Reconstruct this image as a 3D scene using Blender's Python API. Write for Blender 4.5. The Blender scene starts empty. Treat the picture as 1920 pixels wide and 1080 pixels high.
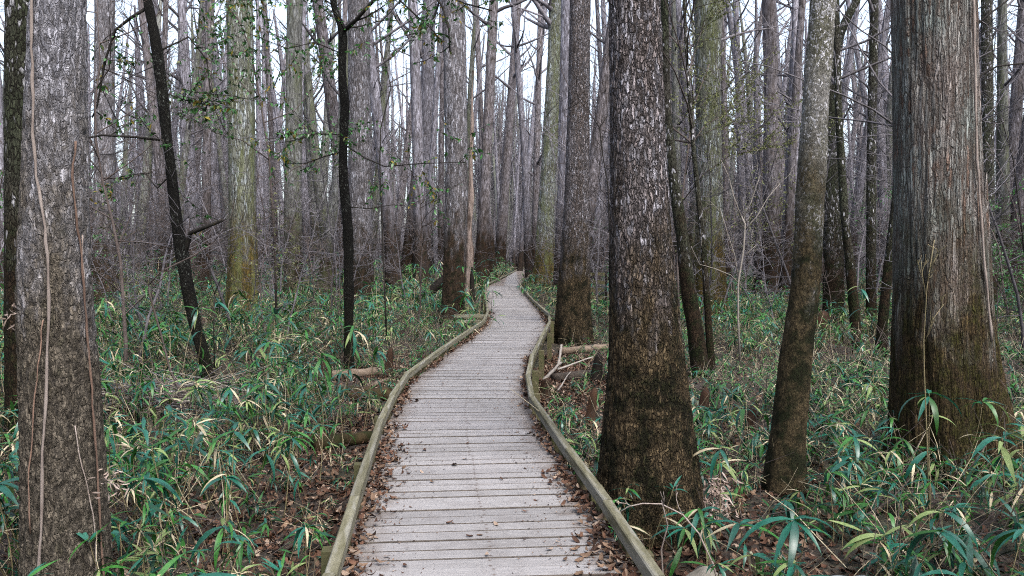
import bpy, math, random
import numpy as np
from mathutils import Vector, Matrix, Euler

rnd = random.Random(7)
nrg = np.random.default_rng(7)
PI = math.pi
SC = bpy.context.scene
COL = SC.collection

# ------------------------------------------------------------------ camera
F = 1493.0
CAMZ = 2.1
PITCH = math.atan(60.0 / F)
cd = bpy.data.cameras.new('camera')
cd.sensor_width = 36.0
cd.lens = F / 1920.0 * 36.0
cd.clip_start = 0.05
cd.clip_end = 2000.0
cam = bpy.data.objects.new('camera', cd)
COL.objects.link(cam)
cam.location = (0, 0, CAMZ)
cam.rotation_euler = (PI / 2 - PITCH, 0, 0)
SC.camera = cam

# ------------------------------------------------------------------ world and light
SUN_EL, SUN_AZ = math.radians(52), math.radians(150)   # azimuth measured from +Y towards +X
world = bpy.data.worlds.new('World')
SC.world = world
world.use_nodes = True
wn = world.node_tree.nodes
wl = world.node_tree.links
for n in list(wn):
    wn.remove(n)
sky = wn.new('ShaderNodeTexSky')
sky.sky_type = 'NISHITA'
sky.sun_disc = False
sky.sun_elevation = SUN_EL
sky.sun_rotation = SUN_AZ
sky.air_density = 1.0
sky.dust_density = 4.0
sky.ozone_density = 1.5
hs = wn.new('ShaderNodeHueSaturation')
hs.inputs['Saturation'].default_value = 0.62
bg = wn.new('ShaderNodeBackground')
bg.inputs['Strength'].default_value = 0.13
wo = wn.new('ShaderNodeOutputWorld')
wl.new(sky.outputs[0], hs.inputs['Color'])
wl.new(hs.outputs[0], bg.inputs[0])
wl.new(bg.outputs[0], wo.inputs[0])

sd = bpy.data.lights.new('sun', 'SUN')
sd.energy = 0.9
sd.angle = math.radians(25)
sd.color = (1.0, 0.98, 0.96)
sun = bpy.data.objects.new('sun', sd)
COL.objects.link(sun)
sv = Vector((math.sin(SUN_AZ) * math.cos(SUN_EL), math.cos(SUN_AZ) * math.cos(SUN_EL), math.sin(SUN_EL)))
sun.rotation_euler = sv.to_track_quat('Z', 'Y').to_euler()
sun.location = (0, -5, 30)

SC.view_settings.view_transform = 'Standard'
SC.view_settings.look = 'None'
SC.view_settings.gamma = 1.0
SC.view_settings.use_curve_mapping = False
SC.view_settings.exposure = 1.98
SC.render.engine = 'CYCLES'
SC.cycles.max_bounces = 4
SC.cycles.diffuse_bounces = 1
SC.cycles.glossy_bounces = 2
SC.cycles.transmission_bounces = 3
SC.cycles.transparent_max_bounces = 4
SC.cycles.use_denoising = False
SC.cycles.filter_width = 1.1

# ------------------------------------------------------------------ projection helpers
SP, CP = math.sin(PITCH), math.cos(PITCH)

def ray(px, py):
    x, v = (px - 960) / F, -(py - 540) / F
    return x, CP + v * SP, v * CP - SP

def at(px, py, Y):
    """point at distance Y along the view axis' ground track"""
    d = ray(px, py)
    t = Y / d[1]
    return (d[0] * t, Y, CAMZ + d[2] * t)

def onz(px, py, z=0.0):
    d = ray(px, py)
    t = (z - CAMZ) / d[2]
    return (d[0] * t, d[1] * t, z)

def proj(x, y, z):
    dz = z - CAMZ
    fwd = y * CP - dz * SP
    up = y * SP + dz * CP
    if fwd < 0.1:
        return None
    return 960 + F * x / fwd, 540 - F * up / fwd

# ------------------------------------------------------------------ noise
def vnoise(P, seed=0):
    P = np.asarray(P, dtype=np.float64)
    I = np.floor(P).astype(np.int64)
    f = P - I
    f = f * f * (3 - 2 * f)
    out = 0
    for dx in (0, 1):
        for dy in (0, 1):
            for dz in (0, 1):
                h = ((I[..., 0] + dx) * 73856093) ^ ((I[..., 1] + dy) * 19349663) ^ ((I[..., 2] + dz) * 83492791) ^ (seed * 2654435 + 1013)
                h = (h ^ (h >> 13)) * 1274126177 & 0x7fffffff
                h = (h ^ (h >> 15)) & 0xffffff
                v = h / float(0xffffff)
                w = (f[..., 0] if dx else 1 - f[..., 0]) * (f[..., 1] if dy else 1 - f[..., 1]) * (f[..., 2] if dz else 1 - f[..., 2])
                out = out + w * v
    return out * 2 - 1

def n1(x, y, z=0.0, seed=0):
    return float(vnoise(np.array([[x, y, z]]), seed)[0])

# ------------------------------------------------------------------ mesh builder
class MB:
    def __init__(self):
        self.v, self.f, self.m = [], [], []

    def tube(self, pts, rad, n=5, mi=0, cap=True, tip=False):
        pts = [Vector(p) for p in pts]
        k = len(pts)
        b = len(self.v)
        ref = None
        for i, p in enumerate(pts):
            t = (pts[min(i + 1, k - 1)] - pts[max(i - 1, 0)])
            if t.length < 1e-9:
                t = Vector((0, 0, 1))
            t.normalize()
            if ref is None:
                ref = t.orthogonal().normalized()
            u = (ref - t * ref.dot(t))
            if u.length < 1e-6:
                u = t.orthogonal()
            u.normalize()
            ref = u
            w = t.cross(u)
            r = rad[i] if hasattr(rad, '__len__') else rad
            for j in range(n):
                a = 2 * PI * j / n
                self.v.append(tuple(p + (u * math.cos(a) + w * math.sin(a)) * r))
        for i in range(k - 1):
            for j in range(n):
                j2 = (j + 1) % n
                self.f.append((b + i * n + j, b + i * n + j2, b + (i + 1) * n + j2, b + (i + 1) * n + j))
                self.m.append(mi)
        if cap:
            self.f.append(tuple(b + (k - 1) * n + j for j in range(n)))
            self.m.append(mi)
            self.f.append(tuple(b + j for j in reversed(range(n))))
            self.m.append(mi)

    def box(self, c, s, mi=0, rz=0.0):
        b = len(self.v)
        ca, sa = math.cos(rz), math.sin(rz)
        for dz in (-.5, .5):
            for dx, dy in ((-.5, -.5), (.5, -.5), (.5, .5), (-.5, .5)):
                x, y = dx * s[0], dy * s[1]
                self.v.append((c[0] + x * ca - y * sa, c[1] + x * sa + y * ca, c[2] + dz * s[2]))
        for q in ((0, 3, 2, 1), (4, 5, 6, 7), (0, 1, 5, 4), (1, 2, 6, 5), (2, 3, 7, 6), (3, 0, 4, 7)):
            self.f.append(tuple(b + i for i in q))
            self.m.append(mi)

    def blade(self, M, L, W, droop, nseg=4, fold=0.0, mi=0, twist=0.0, wide=0.4):
        """lance shaped leaf along local +X bending down; M places it"""
        b = len(self.v)
        x = z = 0.0
        ang = 0.0
        for i in range(nseg + 1):
            t = i / nseg
            if t < wide:
                w = W * (0.25 + 0.75 * math.sin(t / wide * PI / 2))
            else:
                w = W * max(0.02, math.cos((t - wide) / (1 - wide) * PI / 2))
            w *= 0.5
            ct, st = math.cos(twist * t), math.sin(twist * t)
            if fold:
                for s in (-1, 0, 1):
                    self.v.append(tuple(M @ Vector((x, s * w * ct, z + s * w * st + (abs(s) * w * fold)))))
            else:
                for s in (-1, 1):
                    self.v.append(tuple(M @ Vector((x, s * w * ct, z + s * w * st))))
            ang -= droop / nseg
            x += math.cos(ang) * L / nseg
            z += math.sin(ang) * L / nseg
        n = 3 if fold else 2
        for i in range(nseg):
            for j in range(n - 1):
                a = b + i * n + j
                self.f.append((a, a + 1, a + 1 + n, a + n))
                self.m.append(mi)

    def mesh(self, name, mats, smooth=True):
        me = bpy.data.meshes.new(name)
        me.from_pydata(self.v, [], self.f)
        for m in mats:
            me.materials.append(m)
        if len(mats) > 1:
            me.polygons.foreach_set('material_index', self.m)
        if smooth:
            me.polygons.foreach_set('use_smooth', [True] * len(me.polygons))
        me.update()
        return me

def grid_mesh(name, V, nr, nc, wrap, mats, cap=False):
    """V (nr*nc,3); quads between rows"""
    i = np.arange(nr - 1)[:, None]
    j = np.arange(nc if wrap else nc - 1)[None, :]
    j2 = (j + 1) % nc
    q = np.stack([i * nc + j, i * nc + j2, (i + 1) * nc + j2, (i + 1) * nc + j], -1).reshape(-1, 4)
    me = bpy.data.meshes.new(name)
    me.vertices.add(len(V))
    me.vertices.foreach_set('co', np.asarray(V, dtype=np.float32).ravel())
    me.loops.add(q.size)
    me.loops.foreach_set('vertex_index', q.ravel().astype(np.int32))
    me.polygons.add(len(q))
    me.polygons.foreach_set('loop_start', np.arange(0, q.size, 4, dtype=np.int32))
    me.polygons.foreach_set('loop_total', np.full(len(q), 4, dtype=np.int32))
    me.polygons.foreach_set('use_smooth', np.ones(len(q), dtype=bool))
    for m in mats:
        me.materials.append(m)
    me.update(calc_edges=True)
    return me

# ------------------------------------------------------------------ objects
def tag(o, label=None, cat=None, group=None, kind=None):
    if label: o['label'] = label
    if cat: o['category'] = cat
    if group: o['group'] = group
    if kind: o['kind'] = kind
    return o

def obj(name, me, parent=None, loc=(0, 0, 0), rot=(0, 0, 0), sca=(1, 1, 1)):
    o = bpy.data.objects.new(name, me)
    COL.objects.link(o)
    if parent is not None:
        o.parent = parent
    o.location = loc
    o.rotation_euler = rot
    o.scale = sca
    return o

def thing(name, label, cat, loc=(0, 0, 0), rz=0.0, group=None):
    o = obj(name, None, None, loc, (0, 0, rz))
    o.empty_display_size = 0.1
    return tag(o, label, cat, group)

# ------------------------------------------------------------------ materials
def newmat(name):
    m = bpy.data.materials.new(name)
    m.use_nodes = True
    nt = m.node_tree
    nt.nodes.clear()
    out = nt.nodes.new('ShaderNodeOutputMaterial')
    p = nt.nodes.new('ShaderNodeBsdfPrincipled')
    nt.links.new(p.outputs[0], out.inputs[0])
    return m, nt, p, out

def N(nt, t, **kw):
    n = nt.nodes.new(t)
    for k, v in kw.items():
        if k.startswith('i_'):
            n.inputs[k[2:].replace('_', ' ')].default_value = v
        else:
            setattr(n, k, v)
    return n

def L(nt, a, b):
    nt.links.new(a, b)

def ramp(nt, src, stops, interp='LINEAR'):
    r = nt.nodes.new('ShaderNodeValToRGB')
    r.color_ramp.interpolation = interp
    e = r.color_ramp.elements
    while len(e) > 1:
        e.remove(e[-1])
    e[0].position = stops[0][0]
    c = stops[0][1]
    e[0].color = (c, c, c, 1) if not hasattr(c, '__len__') else (*c, 1)
    for p, c in stops[1:]:
        k = e.new(p)
        k.color = (c, c, c, 1) if not hasattr(c, '__len__') else (*c, 1)
    L(nt, src, r.inputs[0])
    return r.outputs[0]

def mix(nt, fac, a, b, mode='MIX'):
    n = nt.nodes.new('ShaderNodeMix')
    n.data_type = 'RGBA'
    n.blend_type = mode
    for s, v in ((0, fac), (6, a), (7, b)):
        if isinstance(v, bpy.types.NodeSocket):
            L(nt, v, n.inputs[s])
        elif s == 0:
            n.inputs[s].default_value = v
        else:
            n.inputs[s].default_value = (*v, 1)
    return n.outputs[2]

def math_(nt, op, a, b=None):
    n = nt.nodes.new('ShaderNodeMath')
    n.operation = op
    for i, v in enumerate((a, b)):
        if v is None: continue
        if isinstance(v, bpy.types.NodeSocket):
            L(nt, v, n.inputs[i])
        else:
            n.inputs[i].default_value = v
    return n.outputs[0]

def noise(nt, vec, scale, detail=3, rough=0.55):
    n = nt.nodes.new('ShaderNodeTexNoise')
    n.inputs['Scale'].default_value = scale
    n.inputs['Detail'].default_value = detail
    n.inputs['Roughness'].default_value = rough
    L(nt, vec, n.inputs['Vector'])
    return n.outputs['Fac']

def scaled(nt, vec, s):
    n = nt.nodes.new('ShaderNodeVectorMath')
    n.operation = 'MULTIPLY'
    L(nt, vec, n.inputs[0])
    n.inputs[1].default_value = s
    return n.outputs[0]

KF = .70
def bark(name, hi, hi2, crack, lo, moss, lichen=(.62, .62, .66), lichen_amt=0.35, wl=2.6, fx=26, fz=.16,
         bump=.5, moss_amt=.5, fuzz=.7, side_moss=None, simple=False, gap=.16, wob=.05, cw=1.0):
    KB = .74 * (KF if simple else .92)
    hi, hi2, crack, lo, moss, lichen = [tuple(c * KB for c in q) for q in (hi, hi2, crack, lo, moss, lichen)]
    m, nt, p, out = newmat(name)
    tc = nt.nodes.new('ShaderNodeTexCoord')
    oi = nt.nodes.new('ShaderNodeObjectInfo')
    off = nt.nodes.new('ShaderNodeVectorMath')
    off.operation = 'ADD'
    rr = nt.nodes.new('ShaderNodeVectorMath')
    rr.operation = 'SCALE'
    rr.inputs[0].default_value = (37.1, 21.3, 0)
    L(nt, oi.outputs['Random'], rr.inputs['Scale'])
    L(nt, tc.outputs['Object'], off.inputs[0])
    L(nt, rr.outputs[0], off.inputs[1])
    co = off.outputs[0]
    # plates of bark: stretched cells, warped, each with a tone of its own
    wv = nt.nodes.new('ShaderNodeVectorMath'); wv.operation = 'ADD'
    nn = nt.nodes.new('ShaderNodeTexNoise'); nn.inputs['Scale'].default_value = fx * .45; nn.inputs['Detail'].default_value = 3
    L(nt, scaled(nt, co, (1, 1, .5)), nn.inputs['Vector'])
    sc2 = nt.nodes.new('ShaderNodeVectorMath'); sc2.operation = 'SCALE'; sc2.inputs['Scale'].default_value = wob
    L(nt, nn.outputs['Color'], sc2.inputs[0])
    L(nt, scaled(nt, co, (1, 1, fz)), wv.inputs[0]); L(nt, sc2.outputs[0], wv.inputs[1])
    cell = nt.nodes.new('ShaderNodeTexVoronoi'); cell.inputs['Scale'].default_value = fx
    L(nt, wv.outputs[0], cell.inputs['Vector'])
    csep = nt.nodes.new('ShaderNodeSeparateColor'); L(nt, cell.outputs['Color'], csep.inputs[0])
    fur = noise(nt, scaled(nt, co, (1, 1, fz * .8)), fx * 1.1, 5 if not simple else 4, .7)
    if simple:
        height = ramp(nt, fur, [(.36, 0.), (.56, .8), (.75, 1.)])
    else:
        v = nt.nodes.new('ShaderNodeTexVoronoi')
        v.feature = 'DISTANCE_TO_EDGE'
        v.inputs['Scale'].default_value = fx
        L(nt, wv.outputs[0], v.inputs['Vector'])
        pl = ramp(nt, v.outputs['Distance'], [(0.01, 1. - cw), (gap, 1.)])
        height = math_(nt, 'MULTIPLY', pl, ramp(nt, fur, [(.34, .2), (.55, 1.)]))
    blot = noise(nt, scaled(nt, co, (1, 1, .45)), 2.2, 4, .6)
    tone = noise(nt, co, .7, 2)
    up = mix(nt, ramp(nt, blot, [(.35, 0.), (.65, 1.)]), hi, hi2)
    if lichen_amt > 0:
        # whitish flakes sit on single plates
        fl = math_(nt, 'ADD', csep.outputs[0], math_(nt, 'MULTIPLY', math_(nt, 'SUBTRACT', noise(nt, co, 1.9, 4, .6), .5), 1.3))
        lt = 1.0 - .42 * lichen_amt
        lm = ramp(nt, fl, [(lt, 0.), (lt + .12, .95)])
        up = mix(nt, lm, up, lichen)
    pv = nt.nodes.new('ShaderNodeHueSaturation')
    L(nt, up, pv.inputs['Color'])
    L(nt, math_(nt, 'ADD', .6, math_(nt, 'MULTIPLY', csep.outputs[1], .75)), pv.inputs['Value'])
    up = mix(nt, height, crack, pv.outputs[0])
    # brown, flood stained lower trunk
    mo = noise(nt, co, 5.0, 5, .65)
    pv2 = nt.nodes.new('ShaderNodeHueSaturation')
    pv2.inputs['Color'].default_value = (*lo, 1)
    L(nt, math_(nt, 'ADD', .6, math_(nt, 'MULTIPLY', csep.outputs[2], .8)), pv2.inputs['Value'])
    low = mix(nt, ramp(nt, mo, [(.60 - .25 * moss_amt, 0.), (.74 - .25 * moss_amt, 1.)]), pv2.outputs[0], moss)
    gr = noise(nt, scaled(nt, co, (1, 1, .6)), 48, 3, .8)
    low = mix(nt, ramp(nt, gr, [(.38, .8), (.56, 0.)]), low, tuple(c * .12 for c in lo))
    low = mix(nt, math_(nt, 'MULTIPLY', ramp(nt, height, [(0., 1.), (.8, 0.)]), .75), low, tuple(c * .4 for c in crack))
    sep = nt.nodes.new('ShaderNodeSeparateXYZ')
    L(nt, tc.outputs['Object'], sep.inputs[0])
    zz = math_(nt, 'ADD', sep.outputs['Z'], math_(nt, 'MULTIPLY', math_(nt, 'SUBTRACT', noise(nt, scaled(nt, co, (1, 1, .35)), 4.5, 4, .6), .5), 4.2))
    mr = nt.nodes.new('ShaderNodeMapRange')
    mr.inputs['From Min'].default_value = wl - fuzz
    mr.inputs['From Max'].default_value = wl + fuzz
    L(nt, zz, mr.inputs['Value'])
    c = mix(nt, mr.outputs[0], low, up)
    if side_moss:
        nm = ramp(nt, noise(nt, scaled(nt, co, (1, 1, .12)), 3.0, 4, .6), [(.48, 0.), (.62, .75)])
        c = mix(nt, math_(nt, 'MULTIPLY', nm, ramp(nt, fur, [(.4, .2), (.55, 1.)])), c, tuple(q * KB for q in side_moss))
    # tone variation between trees
    hv = nt.nodes.new('ShaderNodeHueSaturation')
    L(nt, c, hv.inputs['Color'])
    L(nt, math_(nt, 'ADD', math_(nt, 'MULTIPLY', oi.outputs['Random'], .35), math_(nt, 'ADD', .65, math_(nt, 'MULTIPLY', tone, .4))), hv.inputs['Value'])
    L(nt, hv.outputs[0], p.inputs['Base Color'])
    p.inputs['Roughness'].default_value = .92
    p.inputs['Specular IOR Level'].default_value = .12
    if bump:
        b = nt.nodes.new('ShaderNodeBump')
        b.inputs['Strength'].default_value = bump
        b.inputs['Distance'].default_value = .03
        L(nt, height, b.inputs['Height'])
        L(nt, b.outputs[0], p.inputs['Normal'])
    return m

KA = .62
def plain(name, a, b, scale=8, rough=.85, bump=0., spec=.2, stretch=(1, 1, 1), transl=None, rand=.5, c3=None, sheen=None):
    KA = .60 if name.startswith('cane') else .50 if name.startswith('dead_leaf') else .32 if name.startswith('log') or name.startswith('knee') else (.45 if name.startswith('twig_g') or name.startswith('twig_br') else .6)
    a = tuple(c * KA for c in a); b = tuple(c * KA for c in b)
    if c3: c3 = tuple(c * KA for c in c3)
    m, nt, p, out = newmat(name)
    tc = nt.nodes.new('ShaderNodeTexCoord')
    oi = nt.nodes.new('ShaderNodeObjectInfo')
    vec = scaled(nt, tc.outputs['Object'], stretch)
    nz = noise(nt, vec, scale, 4, .6)
    c = mix(nt, ramp(nt, nz, [(.35, 0.), (.65, 1.)]), a, b)
    if c3:
        n3 = noise(nt, vec, scale * .35, 3, .6)
        c = mix(nt, ramp(nt, n3, [(.5, 0.), (.62, 1.)]), c, c3)
    hv = nt.nodes.new('ShaderNodeHueSaturation')
    L(nt, c, hv.inputs['Color'])
    L(nt, math_(nt, 'ADD', 1 - rand / 2, math_(nt, 'MULTIPLY', oi.outputs['Random'], rand)), hv.inputs['Value'])
    L(nt, hv.outputs[0], p.inputs['Base Color'])
    p.inputs['Roughness'].default_value = rough
    p.inputs['Specular IOR Level'].default_value = spec
    if bump:
        b = nt.nodes.new('ShaderNodeBump')
        b.inputs['Strength'].default_value = bump
        b.inputs['Distance'].default_value = .01
        L(nt, nz, b.inputs['Height'])
        L(nt, b.outputs[0], p.inputs['Normal'])
    if transl:
        t = nt.nodes.new('ShaderNodeBsdfTranslucent')
        L(nt, hv.outputs[0], t.inputs[0])
        ms = nt.nodes.new('ShaderNodeMixShader')
        ms.inputs[0].default_value = transl
        L(nt, p.outputs[0], ms.inputs[1])
        L(nt, t.outputs[0], ms.inputs[2])
        L(nt, ms.outputs[0], out.inputs[0])
    return m

M = {}
M['bark_ash'] = bark('bark_ash_grey', (.43, .43, .49), (.34, .335, .36), (.10, .092, .09), (.25, .215, .17), (.10, .095, .06), lichen=(.72, .72, .80), lichen_amt=.8, wl=2.5, fx=46, fz=.30, moss_amt=.15, bump=.8, gap=.16, cw=.55, wob=.07)
M['bark_tupelo'] = bark('bark_tupelo_flaking', (.42, .38, .40), (.26, .21, .19), (.022, .018, .015), (.19, .14, .08), (.03, .032, .013), lichen=(.60, .58, .64), lichen_amt=.85, wl=2.35, fx=42, fz=.26, moss_amt=.58, bump=1.0, fuzz=.6, gap=.19, cw=.9, wob=.07)
M['bark_cypress'] = bark('bark_cypress_stringy', (.46, .41, .39), (.38, .43, .41), (.07, .048, .038), (.12, .085, .042), (.075, .072, .02), lichen=(.36, .25, .20), lichen_amt=.3, wl=2.0, fx=36, fz=.06, moss_amt=.7, bump=.9, fuzz=.8, gap=.2, wob=.05, cw=.8)
M['bark_mottled'] = bark('bark_mottled_pale', (.30, .29, .285), (.14, .14, .095), (.04, .038, .028), (.085, .065, .036), (.016, .02, .008), lichen=(.66, .66, .70), lichen_amt=.5, wl=2.7, fx=60, fz=.8, moss_amt=.65, bump=.5, fuzz=.8, gap=.12, wob=.10, cw=.3)
M['bark_black'] = bark('bark_black_sapling', (.011, .0105, .010), (.02, .02, .016), (.004, .0035, .0035), (.022, .018, .012), (.014, .022, .008), lichen=(.10, .11, .10), lichen_amt=.3, wl=1.2, fx=60, fz=.6, moss_amt=.5, bump=.6)
M['bark_dark'] = bark('bark_dark_wet', (.085, .08, .068), (.07, .082, .05), (.010, .008, .006), (.05, .033, .02), (.025, .035, .012), lichen_amt=.35, wl=2.4, fx=34, fz=.35, moss_amt=.55)
M['bark_mossy'] = bark('bark_mossy_green', (.30, .31, .29), (.17, .185, .11), (.05, .05, .04), (.15, .105, .03), (.08, .075, .02), lichen=(.45, .50, .52), lichen_amt=.8, wl=3.0, fx=24, fz=.16, moss_amt=.5, fuzz=.9, side_moss=(.13, .15, .06))
M['bark_mid'] = bark('bark_mid_grey', (.30, .29, .32), (.20, .185, .19), (.035, .03, .028), (.075, .05, .032), (.022, .024, .010), lichen=(.50, .50, .56), lichen_amt=.7, wl=3.0, fx=22, fz=.22, moss_amt=.5, bump=.6, fuzz=.9, gap=.2, cw=.7, wob=.08)
M['bark_far_a'] = bark('bark_far_lilac', (.44, .43, .51), (.27, .26, .30), (.10, .09, .095), (.07, .046, .032), (.03, .028, .016), lichen=(.60, .59, .68), lichen_amt=.5, wl=3.9, fx=17, fz=.22, bump=0, fuzz=1.3, simple=True)
M['bark_far_b'] = bark('bark_far_green', (.34, .35, .32), (.26, .265, .26), (.07, .07, .06), (.07, .05, .03), (.04, .04, .018), lichen=(.50, .52, .54), lichen_amt=.5, wl=3.9, fx=17, fz=.22, bump=0, fuzz=1.3, simple=True, side_moss=(.15, .17, .08))
M['bark_far_c'] = bark('bark_far_brown', (.24, .21, .21), (.32, .30, .34), (.05, .04, .035), (.055, .033, .02), (.03, .026, .014), lichen=(.46, .43, .47), lichen_amt=.5, wl=4.2, fx=17, fz=.22, bump=0, fuzz=1.3, simple=True)
M['twig_grey'] = plain('twig_grey', (.16, .145, .155), (.30, .285, .32), 5, rand=1.)
M['twig_brown'] = plain('twig_brown', (.13, .10, .09), (.22, .18, .17), 5, rand=.5)
M['twig_pale'] = plain('twig_pale', (.46, .42, .38), (.36, .32, .28), 5, rand=.3)
M['twig_black'] = plain('twig_black', (.025, .022, .02), (.045, .04, .035), 9, rand=.3)
M['vine_pale'] = plain('vine_pale_bark', (.50, .43, .39), (.32, .26, .23), 30, stretch=(1, 1, .2), bump=.4)
M['vine_red'] = plain('vine_red_brown', (.32, .21, .16), (.20, .13, .10), 30, stretch=(1, 1, .2))
M['cane_teal'] = plain('cane_leaf_teal', (.012, .12, .075), (.03, .20, .135), 30, rough=.36, spec=.6, stretch=(.2, 1, 1), transl=.18, rand=.7)
M['cane_green'] = plain('cane_leaf_green', (.035, .17, .028), (.075, .27, .05), 30, rough=.42, spec=.5, stretch=(.2, 1, 1), transl=.22, rand=.7)
M['cane_dark'] = plain('cane_leaf_dark', (.006, .045, .022), (.012, .075, .036), 30, rough=.45, spec=.45, stretch=(.2, 1, 1), transl=.12, rand=.6)
M['cane_straw'] = plain('cane_leaf_straw', (.55, .45, .28), (.80, .72, .52), 20, rough=.7, stretch=(.2, 1, 1), transl=.2, rand=.6)
M['cane_yellow'] = plain('cane_leaf_yellow_green', (.22, .34, .11), (.38, .46, .20), 20, rough=.55, stretch=(.2, 1, 1), transl=.2, rand=.5)
M['cane_stem'] = plain('cane_culm', (.22, .20, .10), (.34, .27, .16), 12, rough=.6, rand=.5)
M['leaf_small'] = plain('small_leaf_green', (.06, .24, .05), (.12, .34, .09), 9, rough=.4, spec=.5, transl=.3, rand=.4)
M['leaf_small_d'] = plain('small_leaf_dark', (.02, .08, .02), (.05, .14, .03), 9, rough=.35, spec=.6, transl=.2, rand=.4)
M['leaf_small_y'] = plain('small_leaf_yellow', (.45, .38, .06), (.30, .20, .05), 9, rough=.6, transl=.3, rand=.4)
M['leaf_lime'] = plain('small_leaf_lime', (.20, .24, .09), (.30, .32, .14), 9, rough=.6, transl=.3, rand=.4)
M['litter_a'] = plain('dead_leaf_red_brown', (.13, .062, .038), (.20, .105, .065), 25, rough=.7, rand=.9)
M['litter_b'] = plain('dead_leaf_tan', (.30, .20, .135), (.20, .12, .075), 25, rough=.7, rand=.9)
M['litter_c'] = plain('dead_leaf_pale', (.52, .40, .31), (.42, .30, .22), 25, rough=.75, rand=.5)
M['litter_d'] = plain('dead_leaf_dark', (.05, .028, .018), (.09, .045, .03), 25, rough=.8, rand=.8)
M['log_pale'] = plain('log_bare_pale', (.55, .43, .33), (.33, .24, .17), 14, stretch=(.15, 1, 1), bump=.6, rand=.2)
M['log_mossy'] = plain('log_mossy', (.05, .065, .014), (.09, .055, .025), 7, bump=.8, rand=.3, c3=(.16, .11, .05))
M['log_grey'] = plain('log_grey', (.20, .16, .13), (.10, .08, .065), 14, stretch=(.2, 1, 1), bump=.7, rand=.4)
M['log_dark'] = plain('log_dark_rotten', (.018, .014, .011), (.04, .028, .02), 14, bump=.8, rand=.3)
M['snag'] = plain('snag_bare_wood', (.46, .37, .33), (.24, .18, .15), 12, stretch=(1, 1, .25), bump=.8, rand=.2, c3=(.10, .07, .055))
M['knee'] = plain('knee_red_bark', (.16, .08, .045), (.07, .045, .03), 20, stretch=(1, 1, .2), bump=.7, rand=.5)
M['lichen'] = plain('lichen_blue_grey', (.32, .36, .37), (.17, .20, .20), 30, bump=.8, rand=.4)
M['stone'] = plain('stone_pale_mossy', (.42, .38, .33), (.26, .24, .20), 18, bump=.6, c3=(.14, .18, .03))
M['fluff'] = plain('dead_wood_fibre', (.40, .29, .23), (.60, .50, .45), 12, rand=.5, transl=.1)
M['spanish'] = plain('hanging_moss_grey', (.30, .32, .34), (.20, .22, .22), 12, rand=.5)

# weathered board
def board_mat():
    m, nt, p, out = newmat('board_weathered_grey')
    tc = nt.nodes.new('ShaderNodeTexCoord')
    oi = nt.nodes.new('ShaderNodeObjectInfo')
    geo = nt.nodes.new('ShaderNodeNewGeometry')
    off = nt.nodes.new('ShaderNodeVectorMath'); off.operation = 'ADD'
    rr = nt.nodes.new('ShaderNodeVectorMath'); rr.operation = 'SCALE'
    rr.inputs[0].default_value = (17.1, 9.3, 3.3)
    L(nt, oi.outputs['Random'], rr.inputs['Scale'])
    L(nt, tc.outputs['Object'], off.inputs[0]); L(nt, rr.outputs[0], off.inputs[1])
    co = off.outputs[0]
    grain = noise(nt, scaled(nt, co, (3, 60, 30)), 1.6, 5, .7)
    blot = noise(nt, geo.outputs['Position'], 5.5, 5, .7)
    big = noise(nt, geo.outputs['Position'], .8, 3, .6)
    c = mix(nt, ramp(nt, grain, [(.3, 0.), (.7, 1.)]), (.168, .160, .157), (.268, .260, .260))
    c = mix(nt, math_(nt, 'MULTIPLY', ramp(nt, blot, [(.45, 0.), (.75, .7)]), 1.), c, (.13, .118, .112))
    c = mix(nt, ramp(nt, big, [(.4, 0.), (.7, .4)]), c, (.285, .27, .275))
    spk = noise(nt, geo.outputs['Position'], 90, 2, .6)
        # damp green-brown tint at the plank ends, where leaves lie and rot
    sep = nt.nodes.new('ShaderNodeSeparateXYZ'); L(nt, tc.outputs['Object'], sep.inputs[0])
    ax = math_(nt, 'ABSOLUTE', sep.outputs['X'])
    e = math_(nt, 'ADD', ax, math_(nt, 'MULTIPLY', math_(nt, 'SUBTRACT', blot, .5), .35))
    c = mix(nt, ramp(nt, e, [(.34, 0.), (.5, .7)]), c, (.12, .09, .07))
    # nail rust marks over the middle joist
    nx = math_(nt, 'ABSOLUTE', math_(nt, 'ADD', sep.outputs['X'], -.02))
    ny = math_(nt, 'ABSOLUTE', math_(nt, 'SUBTRACT', math_(nt, 'ABSOLUTE', sep.outputs['Y']), .038))
    nd = math_(nt, 'ADD', math_(nt, 'MULTIPLY', nx, 1.6), ny)
    c = mix(nt, ramp(nt, nd, [(.006, .8), (.02, 0.)]), c, (.08, .06, .05))
    hv = nt.nodes.new('ShaderNodeHueSaturation')
    L(nt, c, hv.inputs['Color'])
    L(nt, math_(nt, 'ADD', .86, math_(nt, 'MULTIPLY', oi.outputs['Random'], .26)), hv.inputs['Value'])
    L(nt, hv.outputs[0], p.inputs['Base Color'])
    p.inputs['Roughness'].default_value = .8
    p.inputs['Specular IOR Level'].default_value = .25
    b = nt.nodes.new('ShaderNodeBump'); b.inputs['Strength'].default_value = .35; b.inputs['Distance'].default_value = .004
    L(nt, grain, b.inputs['Height']); L(nt, b.outputs[0], p.inputs['Normal'])
    return m
M['board'] = board_mat()
M['kerb'] = plain('kerb_timber_green_grey', (.15, .14, .08), (.27, .255, .18), 26, rough=.8, bump=.7, stretch=(.25, 1, 1), rand=.45, c3=(.31, .30, .25))
M['timber'] = plain('timber_mossy', (.11, .12, .05), (.17, .14, .085), 7, rough=.85, bump=.5, stretch=(.3, 1, 1), rand=.3)

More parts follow.
